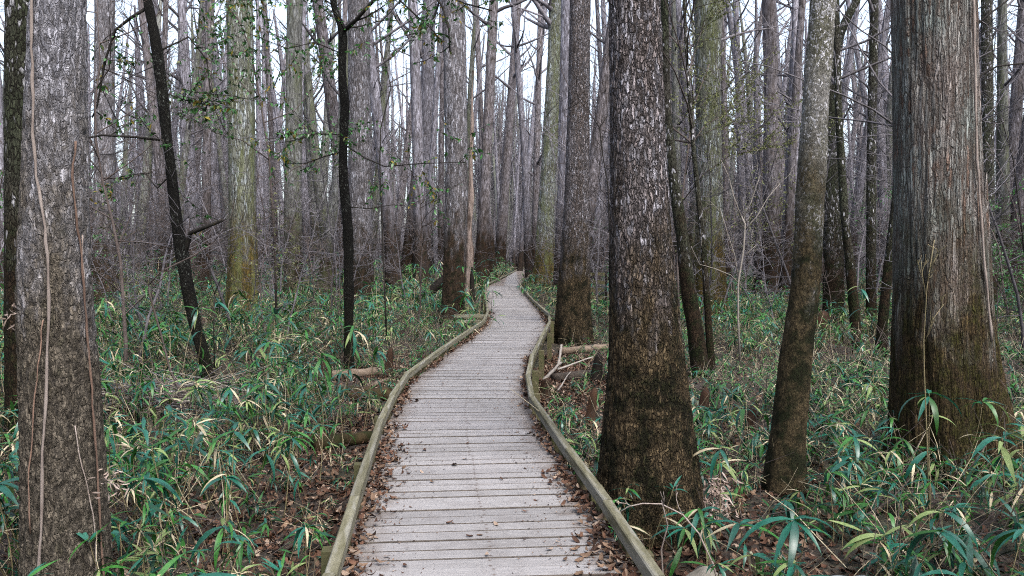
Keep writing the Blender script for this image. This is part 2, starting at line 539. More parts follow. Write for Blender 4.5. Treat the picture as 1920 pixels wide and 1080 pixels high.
def ground_mat():
    m, nt, p, out = newmat('forest_floor')
    geo = nt.nodes.new('ShaderNodeNewGeometry')
    co = geo.outputs['Position']
    a = noise(nt, co, 9, 6, .75)
    v = nt.nodes.new('ShaderNodeTexVoronoi'); v.inputs['Scale'].default_value = 22
    L(nt, co, v.inputs['Vector'])
    c = mix(nt, ramp(nt, a, [(.35, 0.), (.6, 1.)]), (.006, .0045, .0035), (.026, .017, .011))
    sp = nt.nodes.new('ShaderNodeSeparateColor'); L(nt, v.outputs['Color'], sp.inputs[0])
    c = mix(nt, ramp(nt, sp.outputs[0], [(.6, 0.), (.75, .8)]), c, (.05, .033, .023))
    c = mix(nt, ramp(nt, sp.outputs[1], [(.8, 0.), (.9, .7)]), c, (.10, .075, .055))
    g = noise(nt, co, .5, 3)
    c = mix(nt, ramp(nt, g, [(.5, 0.), (.62, .6)]), c, (.022, .03, .012))
    L(nt, c, p.inputs['Base Color'])
    p.inputs['Roughness'].default_value = .95
    b = nt.nodes.new('ShaderNodeBump'); b.inputs['Strength'].default_value = .8; b.inputs['Distance'].default_value = .05
    L(nt, v.outputs['Distance'], b.inputs['Height']); L(nt, b.outputs[0], p.inputs['Normal'])
    return m
M['ground'] = ground_mat()

# ------------------------------------------------------------------ ground
def axis(lo, hi, fine, g):
    a = [0.0]; s = fine
    while a[-1] < hi:
        a.append(a[-1] + s); s *= g
    b = [0.0]; s = fine
    while b[-1] > lo:
        b.append(b[-1] - s); s *= g
    return np.array(sorted(set(b + a)))

gx = axis(-420, 420, .12, 1.035)
gy = axis(-60, 620, .12, 1.03) + 5.0

def gz(x, y):
    x = np.asarray(x, dtype=float); y = np.asarray(y, dtype=float)
    P = np.stack([x, y, x * 0], -1)
    far = np.clip((np.abs(y) + np.abs(x) - 15) / 60, 0, 1)
    h = .05 * vnoise(P * .9, 3) + .025 * vnoise(P * 2.7, 4) + (.05 + .25 * far) * vnoise(P * .12, 5)
    return h - .02
GX, GY = np.meshgrid(gx, gy)
V = np.stack([GX, GY, gz(GX, GY)], -1).reshape(-1, 3)
tag(obj('ground', grid_mesh('ground', V, len(gy), len(gx), False, [M['ground']])), 'dark leaf covered forest floor under the trees', None, None, 'structure')

def gh(x, y):
    return float(gz(np.array([x]), np.array([y]))[0])

# ------------------------------------------------------------------ boardwalk
DZ = .45      # deck top
KZ = .61      # kerb top
LP = [(600, 1130), (618, 1075), (664, 929), (713, 784), (735, 740), (764, 698), (811, 664), (862, 629), (907, 600), (915, 582), (911, 560), (910, 533), (935, 522), (958, 511), (971, 504)]
RP = [(1275, 1140), (1238, 1080), (1140, 937), (1067, 840), (998, 743), (990, 702), (998, 663), (1015, 630), (1031, 602), (1029, 587), (1002, 564), (980, 540), (975, 531), (990, 520), (998, 506)]
LW = [Vector(onz(*p, KZ)[:2]) for p in LP]
RW = [Vector(onz(*p, KZ)[:2]) for p in RP]
# nearer than the frame, and on beyond the last visible bend
LW = [LW[0] + (LW[0] - LW[1]).normalized() * 6] + LW + [Vector((3.5, 100)), Vector((9, 118))]
RW = [RW[0] + (RW[0] - RW[1]).normalized() * 6] + RW + [Vector((5.2, 98)), Vector((11, 116))]
LW[0] = Vector((-.80, -3.5)); RW[0] = Vector((.80, -3.5))

def clean(P):
    out = [P[0]]
    for q in P[1:]:
        if q.y > out[-1].y + .15:
            out.append(q)
    return out
LW, RW = clean(LW), clean(RW)

def xat(P, y):
    for a, b in zip(P[:-1], P[1:]):
        if a.y <= y <= b.y:
            t = (y - a.y) / (b.y - a.y)
            return a.x + (b.x - a.x) * t
    return P[0].x if y < P[0].y else P[-1].x

def path_mid(y):
    return (xat(LW, y) + xat(RW, y)) / 2

def off_path(x, y, margin):
    if y < -4 or y > 118:
        return True
    return x < xat(LW, y) - margin or x > xat(RW, y) + margin

bw = thing('boardwalk', 'narrow grey plank boardwalk with low timber kerbs winding into the forest', None)
bw['kind'] = 'structure'
# plank profile, bevelled along its long edges; unit length
def plank_mesh(w, h, bev, mat, name, edge=None):
    prof = [(-w/2 + bev, 0), (-w/2, -bev), (-w/2, -h), (w/2, -h), (w/2, -bev), (w/2 - bev, 0)]
    v = [(x, y, z) for x in (-.5, 0, .5) for (y, z) in prof]
    n = len(prof)
    f = []
    for i in range(2):
        for j in range(n):
            j2 = (j + 1) % n
            f.append((i*n + j, (i+1)*n + j, (i+1)*n + j2, i*n + j2))
    f.append(tuple(range(n)))
    f.append(tuple(2*n + j for j in reversed(range(n))))
    me = bpy.data.meshes.new(name)
    me.from_pydata(v, [], f)
    me.materials.append(mat)
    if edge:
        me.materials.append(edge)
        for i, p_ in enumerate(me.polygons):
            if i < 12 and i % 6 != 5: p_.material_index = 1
    me.update()
    return me
M['board_edge'] = plain('board_edge_dark', (.08, .065, .055), (.15, .13, .11), 20, rand=.4)  # plank sides and bevels darker than the tops, so gaps read dark
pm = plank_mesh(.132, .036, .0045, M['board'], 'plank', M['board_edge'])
y = -3.0
k = 0
rest = MB()
ysm = 0
pitch = .139
while y < 112:
    w_ = 1.2 if y < 12 else 2.5
    m0, m1 = path_mid(y - w_), path_mid(y + w_)
    tx, ty = (m1 - m0), 2 * w_
    ln = math.hypot(tx, ty)
    ang = math.atan2(-tx, ty)           # plank direction angle relative to +X
    ang = max(-.45, min(.45, ang)) * .9
    xl = xat(LW, y) + .005
    xr = xat(RW, y) - .005
    cx = (xl + xr) / 2
    # endpoints where the tilted plank meets the kerb lines
    sx = math.cos(ang); sy = math.sin(ang)
    al = (xl - cx) / max(.5, sx); ar = (xr - cx) / max(.5, sx)
    for it in range(4):
        al = (xat(LW, y + al * sy) + .02 - cx) / sx
        ar = (xat(RW, y + ar * sy) - .02 - cx) / sx
    al += rnd.uniform(-.025, .01); ar += rnd.uniform(-.01, .025)
    length = ar - al
    mx, my = cx + sx * (al + ar) / 2, y + sy * (al + ar) / 2
    zz = DZ + rnd.uniform(-.004, .004)
    r = rnd.uniform(-.003, .003)
    if k < 300 and y > 2.2 or (y <= 2.2):
        if y > 2.2: k += 1
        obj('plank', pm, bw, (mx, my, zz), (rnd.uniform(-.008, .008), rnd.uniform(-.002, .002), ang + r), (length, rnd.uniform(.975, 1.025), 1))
    else:
        rest.box((mx, my, zz - .018), (length, .139, .036), rz=ang)
    y += pitch / max(.6, math.cos(ang))
rp = obj('far_planks', rest.mesh('far_planks', [M['board']], False), bw)
rp['kind'] = 'stuff'

# kerbs
km = plank_mesh(.060, .078, .007, M['kerb'], 'kerb_rail')
def rail(a, b, z, me, name, zoff=0.0):
    d = b - a
    ln = d.length
    an = math.atan2(d.y, d.x)
    c = (a + b) / 2
    o = obj(name, me, bw, (c.x + rnd.uniform(-.006, .006), c.y, z + zoff + rnd.uniform(-.003, .003)), (rnd.uniform(-.03, .03), rnd.uniform(-.002, .002), an), (ln - .004, 1, 1))
    return o
blk = MB(); blk.box((0, 0, 0), (.12, .052, .080)); blk = blk.mesh('spacer_block', [M['timber']], False)
pst = MB(); pst.box((0, 0, 0), (.09, .09, .62)); pst = pst.mesh('post', [M['timber']], False)
for side, P in ((-1, LW), (1, RW)):
    # split the long pieces so that each is a real length of timber
    for i, (a, b) in enumerate(zip(P[:-1], P[1:])):
        ln = (b - a).length
        nn = max(1, int(round(ln / 3.2)))
        for j in range(nn):
            p0 = a + (b - a) * (j / nn); p1 = a + (b - a) * ((j + 1) / nn)
            rail(p0, p1, KZ, km, 'kerb_rail', .0015 * ((i + j) % 2) )
            mid = p0 + (p1 - p0) * .12
            an = math.atan2((b - a).y, (b - a).x)
            if p0.y < 60:
                for t in ((.5,) if ln < 1.0 else (.12, .62)):
                    q = p0 + (p1 - p0) * t
                    obj('spacer_block', blk, bw, (q.x, q.y, DZ + .037), (0, 0, an))
                if ln > .6 or i % 2:
                    q = p0 + (p1 - p0) * .5
                    nrm = Vector((-(b - a).y, (b - a).x)).normalized()
                    q = q - nrm * side * .0 + Vector((side * .072, 0))
                    obj('post', pst, bw, (q.x, q.y, .19), (0, 0, an))
# joists beneath both edges and the middle
jm = plank_mesh(.05, .15, .003, M['timber'], 'joist')
for frac in (.05, .5, .95):
    yy = -3.0
    while yy < 60:
        y2 = yy + 2.4
        a = Vector((xat(LW, yy) * (1 - frac) + xat(RW, yy) * frac, yy)); b = Vector((xat(LW, y2) * (1 - frac) + xat(RW, y2) * frac, y2))
        d = b - a
        obj('joist', jm, bw, ((a.x + b.x) / 2, (a.y + b.y) / 2, DZ - .042), (0, 0, math.atan2(d.y, d.x)), (d.length, 1, 1))
        yy = y2
# cross timbers of the spur that joins from the left where the walk steps
for py_, dy in ((582, 0.0), (588, .35)):
    a = onz(866, py_ + 4, .55)
    obj('cross_beam', km, bw, (-1.05 - .2 * dy, 20.9 - dy * 2, .56 - dy * .25), (0, 0, .03), (.95, 1, 1))
obj('cross_beam', km, bw, (1.25, 20.8, .57), (0, 0, -.02), (.6, 1, 1))
# spur beyond the far bend
obj('cross_beam', km, bw, (.9, 98, .75), (0, 0, 0), (2.4, 1, 1))

# ------------------------------------------------------------------ tree trunks
def bark_disp(TH, Z, R, kind, seed):
    X = np.cos(TH) * R; Y = np.sin(TH) * R
    if kind == 'plate':
        P = np.stack([X * 30, Y * 30, Z * 9], -1)
        a = 1 - np.abs(vnoise(P, seed)) * 2.4
        P2 = np.stack([X * 60, Y * 60, Z * 26], -1)
        return -.014 * np.clip(a, 0, 1) ** 2 + .005 * vnoise(P2, seed + 1)
    if kind == 'string':
        P = np.stack([X * 20, Y * 20, Z * .9], -1)
        a = 1 - np.abs(vnoise(P, seed)) * 2
        P2 = np.stack([X * 48, Y * 48, Z * 2.2], -1)
        return -.017 * np.clip(a, 0, 1) ** 2 + .007 * vnoise(P2, seed + 1) + .02 * vnoise(P * .25, seed + 2)
    if kind == 'lump':
        P = np.stack([X * 9, Y * 9, Z * 5], -1)
        P2 = np.stack([X * 40, Y * 40, Z * 20], -1)
        return .008 * vnoise(P, seed) + .004 * vnoise(P2, seed + 1)
    return 0 * Z

def trunk_mesh(name, ctrl, mat, nseg=16, nring=30, kind='lump', flute=0., nfl=7, zfl=1.0, seed=0, zfine=None):
    """ctrl: [(z, x, y, r)...] rising"""
    c = np.array(ctrl)
    if zfine:
        z1 = np.linspace(c[0, 0], zfine, int(nring * .85), endpoint=False)
        z2 = np.linspace(zfine, c[-1, 0], max(4, int(nring * .15)))
        zs = np.concatenate([z1, z2])
    else:
        zs = c[0, 0] + (c[-1, 0] - c[0, 0]) * np.linspace(0, 1, nring) ** 1.35
    def sm(col):
        v = np.interp(zs, c[:, 0], c[:, col])
        if len(zs) > 6:
            kk = max(1, len(zs) // 40)
            ker = np.ones(2 * kk + 1) / (2 * kk + 1)
            pad = np.concatenate([np.full(kk, v[0]), v, np.full(kk, v[-1])])
            v2 = np.convolve(pad, ker, 'valid')
            v2[0], v2[-1] = v[0], v[-1]
            v = v2
        return v
    cx, cy, r = sm(1), sm(2), sm(3)
    th = np.linspace(0, 2 * PI, nseg, endpoint=False)
    TH, Z = np.meshgrid(th, zs)
    R = np.repeat(r[:, None], nseg, 1)
    if flute:
        am = flute * np.exp(-np.clip(Z, 0, None) / zfl)
        lob = np.abs(np.cos(nfl * .5 * TH + .7 * np.sin(TH * 2 + seed) + seed)) ** .8
        R = R * (1 + am * (lob * 1.5 - .6))
    P0 = np.stack([np.cos(TH) * 1.5 + seed, np.sin(TH) * 1.5, Z * .5], -1)
    R = R * (1 + .07 * vnoise(P0, seed + 9))
    R = R + bark_disp(TH, Z, R, kind, seed)
    V = np.stack([np.cos(TH) * R + cx[:, None], np.sin(TH) * R + cy[:, None], Z], -1).reshape(-1, 3)
    return grid_mesh(name, V, len(zs), nseg, True, [mat])

def wander(p, d, length, n, wob, rng, up=0.0):
    pts = [Vector(p)]
    d = Vector(d).normalized()
    for i in range(n):
        d = (d + Vector((rng.uniform(-wob, wob), rng.uniform(-wob, wob), rng.uniform(-wob, wob) + up))).normalized()
        pts.append(pts[-1] + d * (length / n))
    return pts

def grow(mb, p, d, length, r, depth, rng, n=5, sides=4, wob=.25, kids=4, up=.05, minr=.0025, leaves=None, ratio=.55):
    pts = wander(p, d, length, n, wob, rng, up)
    k = len(pts)
    rad = [max(minr, r * (1 - .8 * i / (k - 1))) for i in range(k)]
    mb.tube(pts, rad, sides if depth > 0 else 3, cap=False)
    if leaves is not None and depth <= 1:
        leaves.append(pts)
    if depth > 0:
        for c in range(kids):
            t = rng.uniform(.2, 1.0)
            i = min(k - 2, int(t * (k - 1)))
            q = pts[i] + (pts[i + 1] - pts[i]) * rng.random()
            dd = (pts[i + 1] - pts[i]).normalized()
            side = Vector((rng.uniform(-1, 1), rng.uniform(-1, 1), rng.uniform(-.5, .9)))
            nd = dd * .7 + side.normalized() * .9
            grow(mb, q, nd, length * rng.uniform(.35, .7), rad[i] * ratio, depth - 1, rng, max(3, n - 1), 3, wob * 1.1, kids, up, minr, leaves, ratio)

def leaf_mb(paths, dens, L0, W0, rng, nm=1):
    mb = MB()
    for pts in paths:
        for a, b in zip(pts[:-1], pts[1:]):
            for _ in range(dens):
                if rng.random() < .35: continue
                p = a.lerp(b, rng.random())
                Mx = Matrix.Translation(p) @ Euler((rng.uniform(-.8, .8), rng.uniform(-.3, 1.0), rng.uniform(0, 2 * PI))).to_matrix().to_4x4()
                s = rng.uniform(.6, 1.2)
                mb.blade(Mx, L0 * s, W0 * s, rng.uniform(0, .8), 2, 0, rng.randrange(nm), wide=.5)
    return mb

LAND = []   # (name phrase, px, Y) landmarks for labels
TREES_XY = []

def px_tree(label, land, Y, samples, mat, H=18, kind='lump', nseg=28, nring=60, flute=0., nfl=7, zfl=1., seed=1, yb=0., rtop=.6, crown=True, zfine=None, cat='tree', basew=1.1, name='tree', twigmat='twig_grey', group=None, limb0=.45):
    """samples: (py, pxcentre, width px) from low to high, at distance Y"""
    lo = at(samples[0][1], samples[0][0], Y)
    pts = []
    for (py, px, w) in samples:
        x, _, z = at(px, py, Y)
        pts.append((z, x, 0.0, w * Y / F / 2))
    bx = pts[0][1]
    z0 = gh(bx, Y)
    ctrl = []
    if pts[0][0] > z0 - .05:
        if pts[0][0] > z0 + .1:
            ctrl.append((-.15, 0, 0, pts[0][3] * basew))
        else:
            ctrl.append((-.15, 0, 0, pts[0][3] * 1.03))
    for (z, x, y_, r) in pts:
        zl = z - z0
        if ctrl and zl <= ctrl[-1][0] + .02: continue
        ctrl.append((zl, x - bx, 0, r))
    # extend upward
    (za, xa, _, ra), (zb, xb, _, rb) = ctrl[-2], ctrl[-1]
    sl = (xb - xa) / max(.1, zb - za) * .5
    if H > zb + 1:
        ctrl.append(((H + zb) / 2, xb + sl * (H - zb) / 2, .1, rb * (1 + rtop) / 2 * .95))
        ctrl.append((H, xb + sl * (H - zb), .3, rb * rtop * .5))
    root = thing(name, label, cat, (bx, Y, z0), 0, group)
    obj('trunk', trunk_mesh('trunk', ctrl, M[mat], nseg, nring, kind, flute, nfl, zfl, seed, zfine), root)
    if crown:
        rng = random.Random(seed * 31 + 5)
        mb = MB()
        c = np.array(ctrl)
        for i in range(12):
            z = H * rng.uniform(limb0, .98)
            x = np.interp(z, c[:, 0], c[:, 1]); rr = np.interp(z, c[:, 0], c[:, 3])
            a = rng.uniform(0, 2 * PI)
            grow(mb, (x, 0, z), (math.cos(a), math.sin(a), rng.uniform(.2, 1.0)), rng.uniform(2, 4.5), rr * .45, 2, rng, 5, 5, .2, 3, .08, .006)
        obj('branches', mb.mesh('branches', [M[twigmat]]), root)
    LAND.append((land, proj(bx, Y, z0 + 2.2)[0], Y))
    TREES_XY.append((bx, Y, ctrl[0][3]))
    return root, ctrl, z0

# -- the big left trunk with its climbing vines
tA, cA, zA = px_tree('stout grey trunk with pale climbing vines rising at the picture\'s left edge', 'vine-clad grey trunk', 4.6,
    [(1140, 130, 160), (1000, 126, 150), (850, 120, 141), (700, 113, 132), (540, 103, 123), (300, 105, 108), (0, 108, 95), (-120, 110, 92)],
    'bark_ash', H=14, kind='plate', nseg=190, nring=330, seed=2, zfine=5.2, basew=1.05)
px_tree('mossy dull trunk half hidden just behind the vine-clad grey trunk', 'mossy trunk behind the vines', 8.6,
    [(900, 50, 70), (540, 44, 64), (0, 42, 54)], 'bark_dark', H=17, kind='lump', nseg=60, nring=120, seed=3, zfine=6)

def surf(ctrl, Yb, z0, bx, px, py, push):
    """point on the camera side of a trunk seen at px,py"""
    c = np.array(ctrl)
    Yc = Yb
    for _ in range(4):
        x, _, z = at(px, py, Yc)
        zl = z - z0
        cx = bx + np.interp(zl, c[:, 0], c[:, 1]); r = np.interp(zl, c[:, 0], c[:, 3])
        u = max(-.97, min(.97, (x - cx) / r))
        Yc = Yb - r * math.sqrt(1 - u * u) - push
    return (cx + u * (r + push), Yc, z)

def vine(label, tree, ctrl, z0, pts, rad, mat, group=None, push=.012):
    bx, Yb = tree.location.x, tree.location.y
    P = [surf(ctrl, Yb, z0, bx, px, py, push + rad * .4) for (px, py) in pts]
    # densify
    Q = []
    for a, b in zip(P[:-1], P[1:]):
        for t in (0, .34, .67):
            Q.append(Vector(a).lerp(Vector(b), t) + Vector((rnd.uniform(-.004, .004), rnd.uniform(-.003, .003), 0)))
    Q.append(Vector(P[-1]))
    base = Q[0]
    mb = MB()
    mb.tube([q - base for q in Q], [rad * (1 + .25 * math.sin(i * 1.7)) for i in range(len(Q))], 7)
    return tag(obj('vine', mb.mesh('vine', [M[mat]]), None, base), label, 'vine', group)
vine('thick pale woody vine climbing the left side of the vine-clad trunk', tA, cA, zA,
     [(70, 1100), (76, 1000), (80, 850), (86, 700), (90, 560), (88, 480), (80, 400), (68, 330), (62, 250), (63, 150), (61, 60), (64, -40)], .008, 'vine_pale')
vine('reddish thin vine curving down the right face of the vine-clad trunk', tA, cA, zA,
     [(202, 1110), (197, 1000), (189, 880), (184, 790), (172, 700), (160, 640), (146, 570), (134, 480), (127, 400), (124, 330), (127, 262)], .006, 'vine_red')
vine('hair thin pale vine low on the vine-clad trunk between its two larger vines', tA, cA, zA,
     [(162, 1100), (158, 1000), (150, 920), (140, 860), (133, 800)], .0028, 'vine_pale')
vine('wavy thin vine beside the lowest part of the thick pale vine', tA, cA, zA,
     [(60, 1000), (57, 900), (60, 830), (66, 740), (74, 660), (80, 600)], .0035, 'vine_red')
vine('straight thin vine hugging the far right edge of the vine-clad trunk', tA, cA, zA,
     [(178, 720), (172, 640), (166, 560), (162, 500), (160, 440)], .0035, 'vine_pale')

# -- big tree beside the right kerb
tL, cL, zL = px_tree('massive flaking trunk with dark flared base standing beside the right kerb', 'massive flaking trunk', 6.15,
    [(985, 1216, 196), (900, 1215, 188), (800, 1213, 168), (700, 1212, 147), (600, 1207, 133), (500, 1201, 121), (300, 1196, 105), (0, 1190, 95), (-120, 1188, 93)],
    'bark_tupelo', H=16, kind='plate', nseg=200, nring=340, seed=5, zfine=5.6, flute=.10, nfl=5, zfl=.5)
# -- large cypress at right
tN, cN, zN = px_tree('broad reddish grey cypress trunk with stringy bark and buttressed foot', 'broad cypress', 8.0,
    [(880, 1782, 205), (800, 1774, 184), (700, 1768, 170), (600, 1764, 160), (540, 1763, 154), (300, 1757, 147), (0, 1750, 141), (-120, 1748, 140)],
    'bark_cypress', H=20, kind='string', nseg=240, nring=330, seed=8, zfine=6.4, flute=.20, nfl=8, zfl=.7)
# its side buttress
bx, by = tN.location.x, tN.location.y
fb = [(-.15, .62, .25, .30), (.3, .56, .25, .24), (.8, .49, .22, .17), (1.4, .43, .2, .12), (2.2, .38, .15, .07), (3.0, .34, .1, .03)]
obj('buttress', trunk_mesh('buttress', fb, M['bark_cypress'], 60, 110, 'string', .3, 5, .8, 12), tN)
vine('pale straight vine running up the shaded right edge of the broad cypress', tN, cN, zN,
     [(1852, 640), (1845, 560), (1838, 480), (1834, 400), (1828, 300), (1825, 200), (1822, 80), (1820, -20)], .012, 'vine_pale')
# -- leaning mottled tree
px_tree('slender mottled trunk leaning right between massive trunk and broad cypress', 'slender mottled trunk', 7.1,
    [(915, 1472, 84), (860, 1473, 70), (780, 1481, 64), (650, 1494, 57), (540, 1510, 53), (400, 1518, 52), (200, 1528, 49), (0, 1543, 46), (-100, 1549, 44)],
    'bark_mottled', H=13, kind='lump', nseg=110, nring=240, seed=11, zfine=5.5, flute=.08, nfl=4, zfl=.4)
# -- mid distance trunks
px_tree('straight dark-footed trunk right of the walk, black moss on its left side', 'dark-footed trunk', 19.6,
    [(640, 1077, 72), (560, 1076, 62), (480, 1079, 54), (380, 1081, 46), (200, 1085, 40), (0, 1088, 37)], 'bark_tupelo', H=24, kind='lump', nseg=64, nring=130, seed=14, zfine=9, flute=.12)
px_tree('pale green fluted cypress flaring beside the far bend of the boardwalk', 'fluted far cypress', 46,
    [(545, 1020, 58), (515, 1021, 42), (480, 1022, 36), (440, 1022, 34), (300, 1030, 29), (100, 1040, 26), (0, 1042, 25)], 'bark_mossy', H=32, nseg=56, nring=100, seed=15, zfine=18, flute=.25, nfl=8, zfl=1.6)
px_tree('pale brown trunk standing left of the walk beside the broken snag', 'trunk beside the snag', 24.2,
    [(605, 848, 48), (560, 849, 42), (480, 853, 42), (300, 856, 42), (100, 852, 42), (0, 850, 42)], 'bark_mid', H=26, nseg=56, nring=110, seed=16, zfine=11, flute=.1)
px_tree('thick mossy trunk with golden brown foot beyond the left canes', 'golden-footed mossy trunk', 24,
    [(600, 457, 66), (540, 456, 58), (420, 455, 50), (200, 452, 48), (0, 449, 46)], 'bark_mossy', H=26, nseg=60, nring=120, seed=17, zfine=11, flute=.15)
px_tree('wide dark speckled trunk just right of the crooked black sapling', 'dark speckled trunk', 29,
    [(560, 678, 50), (400, 676, 43), (200, 674, 42), (0, 672, 40)], 'bark_mid', H=28, nseg=48, nring=90, seed=18, zfine=12)
px_tree('brown-footed trunk between the vine-clad trunk and the black leaning tree', 'brown-footed trunk', 28,
    [(560, 198, 50), (480, 196, 40), (300, 196, 36), (0, 196, 34)], 'bark_mid', H=27, nseg=44, nring=90, seed=19, zfine=12, flute=.2)
px_tree('olive tinged trunk midway between mossy golden-footed and crooked black trees', 'olive trunk', 36,
    [(540, 550, 36), (400, 549, 32), (0, 553, 28)], 'bark_far_b', H=30, nseg=36, nring=70, seed=20, flute=.2)
px_tree('dark wet trunk behind the slender mottled trunk, forking high to the right', 'dark forked trunk', 22,
    [(620, 1563, 40), (500, 1562, 37), (300, 1561, 33), (120, 1558, 28), (60, 1575, 18), (0, 1606, 15)], 'bark_dark', H=13, nseg=44, nring=90, seed=21, zfine=9, crown=False)
px_tree('dark green-black trunk leaning behind the massive flaking trunk', 'leaning dark green trunk', 14.2,
    [(700, 1314, 34), (620, 1304, 30), (540, 1290, 28), (440, 1279, 24), (330, 1262, 20), (200, 1249, 17), (0, 1246, 15)], 'bark_dark', H=14, nseg=44, nring=110, seed=22, zfine=7.5, twigmat='twig_brown')
px_tree('second thinner dark stem rising right beside the leaning dark green trunk', 'thin dark stem', 14.6,
    [(700, 1334, 17), (600, 1328, 13), (450, 1318, 11), (300, 1302, 9), (150, 1290, 7)], 'bark_dark', H=9, nseg=20, nring=60, seed=23, twigmat='twig_brown')
px_tree('wide two-toned trunk, olive above and red-brown below, behind massive trunk', 'two-toned trunk', 25,
    [(560, 1330, 62), (480, 1330, 54), (350, 1330, 48), (0, 1326, 44)], 'bark_mossy', H=27, nseg=48, nring=90, seed=24, zfine=11, flute=.2)
px_tree('red-brown cone footed trunk left of the slender mottled trunk', 'cone-footed trunk', 34,
    [(560, 1447, 74), (520, 1447, 52), (440, 1447, 32), (300, 1446, 25), (0, 1443, 22)], 'bark_far_c', H=30, nseg=40, nring=80, seed=25, flute=.3)
px_tree('thin mossy leaning stem just right of the dark forked trunk', 'thin mossy stem', 17.5,
    [(655, 1608, 20), (520, 1596, 18), (400, 1583, 15), (200, 1572, 13), (0, 1568, 11)], 'bark_dark', H=12, nseg=24, nring=70, seed=26)
px_tree('narrow dark trunk with ivy greens, second stem left of the broad cypress', 'ivy-tinged trunk', 21,
    [(640, 1634, 20), (500, 1633, 18), (300, 1634, 17), (0, 1640, 15)], 'bark_dark', H=18, nseg=24, nring=70, seed=27)
px_tree('short green stem leaning right against the flank of the broad cypress', 'green stem', 15.5,
    [(690, 1650, 22), (600, 1655, 19), (480, 1668, 16), (380, 1678, 13), (200, 1690, 10)], 'bark_dark', H=7, nseg=24, nring=60, seed=28, limb0=.6)
px_tree('dark trunk standing just right of the broad cypress', 'dark trunk past the cypress', 26,
    [(560, 1855, 26), (400, 1853, 21), (0, 1850, 19)], 'bark_dark', H=24, nseg=28, nring=70, seed=29, zfine=11)
px_tree('dark-footed leaning trunk left of the walk where it first vanishes', 'leaning trunk by the far bend', 47,
    [(540, 901, 36), (480, 903, 24), (300, 912, 19), (0, 926, 17)], 'bark_far_c', H=32, nseg=32, nring=70, seed=30, flute=.3)
px_tree('wide-footed trunk touching the boardwalk\'s farthest kerb', 'wide-footed far trunk', 72,
    [(520, 934, 26), (490, 937, 22), (300, 950, 17), (0, 972, 13)], 'bark_far_c', H=36, nseg=32, nring=70, seed=31, flute=.35)

px_tree('slim pale trunk in the bright gap left of the fluted far cypress', 'slim pale trunk in the gap', 58, [(515, 992, 16), (300, 984, 12), (0, 962, 10)], 'bark_far_a', H=32, nseg=20, nring=50, seed=61, flute=.2)
px_tree('thin grey trunk crossing the bright gap over the vanishing walk', 'thin trunk over the walk', 66, [(505, 925, 14), (300, 905, 11), (0, 893, 9)], 'bark_far_c', H=34, nseg=20, nring=50, seed=62, flute=.2)
px_tree('twin grey trunk close behind the left side of the dark-footed trunk', 'twin behind the dark-footed trunk', 38, [(530, 1052, 30), (300, 1058, 22), (0, 1062, 20)], 'bark_far_a', H=30, nseg=28, nring=60, seed=63, flute=.2)
px_tree('slightly leaning slim trunk against the sky right of the walk\'s far end', 'leaning slim trunk against the sky', 64, [(503, 1003, 15), (300, 1006, 12), (0, 1014, 10)], 'bark_far_c', H=34, nseg=20, nring=50, seed=64, flute=.2, limb0=.2)
px_tree('thin rightward leaning trunk over the last visible planks', 'thin trunk over the last planks', 88, [(500, 975, 10), (300, 992, 9), (0, 1024, 8)], 'bark_far_a', H=38, nseg=20, nring=50, seed=65, flute=.2, limb0=.2)
# -- the dark leaning and crooked saplings, with hand placed limbs
def path_sapling(label, land, Y, samples, mat, limbs, seed, leaf=None, kind='lump', name='tree'):
    root, ctrl, z0 = px_tree(label, land, Y, samples, mat, H=0, kind=kind, nseg=32, nring=140, seed=seed, crown=False, basew=1.3, name=name)
    bx = root.location.x
    rng = random.Random(seed)
    mb = MB()
    paths = []
    for (pts, r0, r1, kids) in limbs:
        P = [Vector(at(px, py, Y)) - Vector((bx, Y, z0)) + Vector((0, dy, 0)) for (px, py, dy) in pts]
        n = len(P)
        mb.tube(P, [r0 + (r1 - r0) * i / (n - 1) for i in range(n)], 7, cap=True)
        paths.append(P)
        for _ in range(kids):
            i = rng.randrange(0, n - 1)
            q = P[i].lerp(P[i + 1], rng.random())
            d = (P[i + 1] - P[i]).normalized()
            sidev = Vector((rng.uniform(-1, 1), rng.uniform(-1, 1), rng.uniform(-.6, .8)))
            grow(mb, q, d * .6 + sidev * .8, rng.uniform(.5, 1.3), max(.006, r1 * .8), 1, rng, 5, 4, .3, 3, .0, .003, paths)
    obj('branches', mb.mesh('branches', [M['twig_black']]), root)
    if leaf:
        lm = leaf_mb(paths, leaf, .10, .045, rng, 8)
        obj('foliage', lm.mesh('foliage', [M['leaf_small'], M['leaf_small_d'], M['leaf_small'], M['leaf_small_d'], M['leaf_small'], M['leaf_small_d'], M['leaf_lime'], M['leaf_small_y']], False), root)
    return root
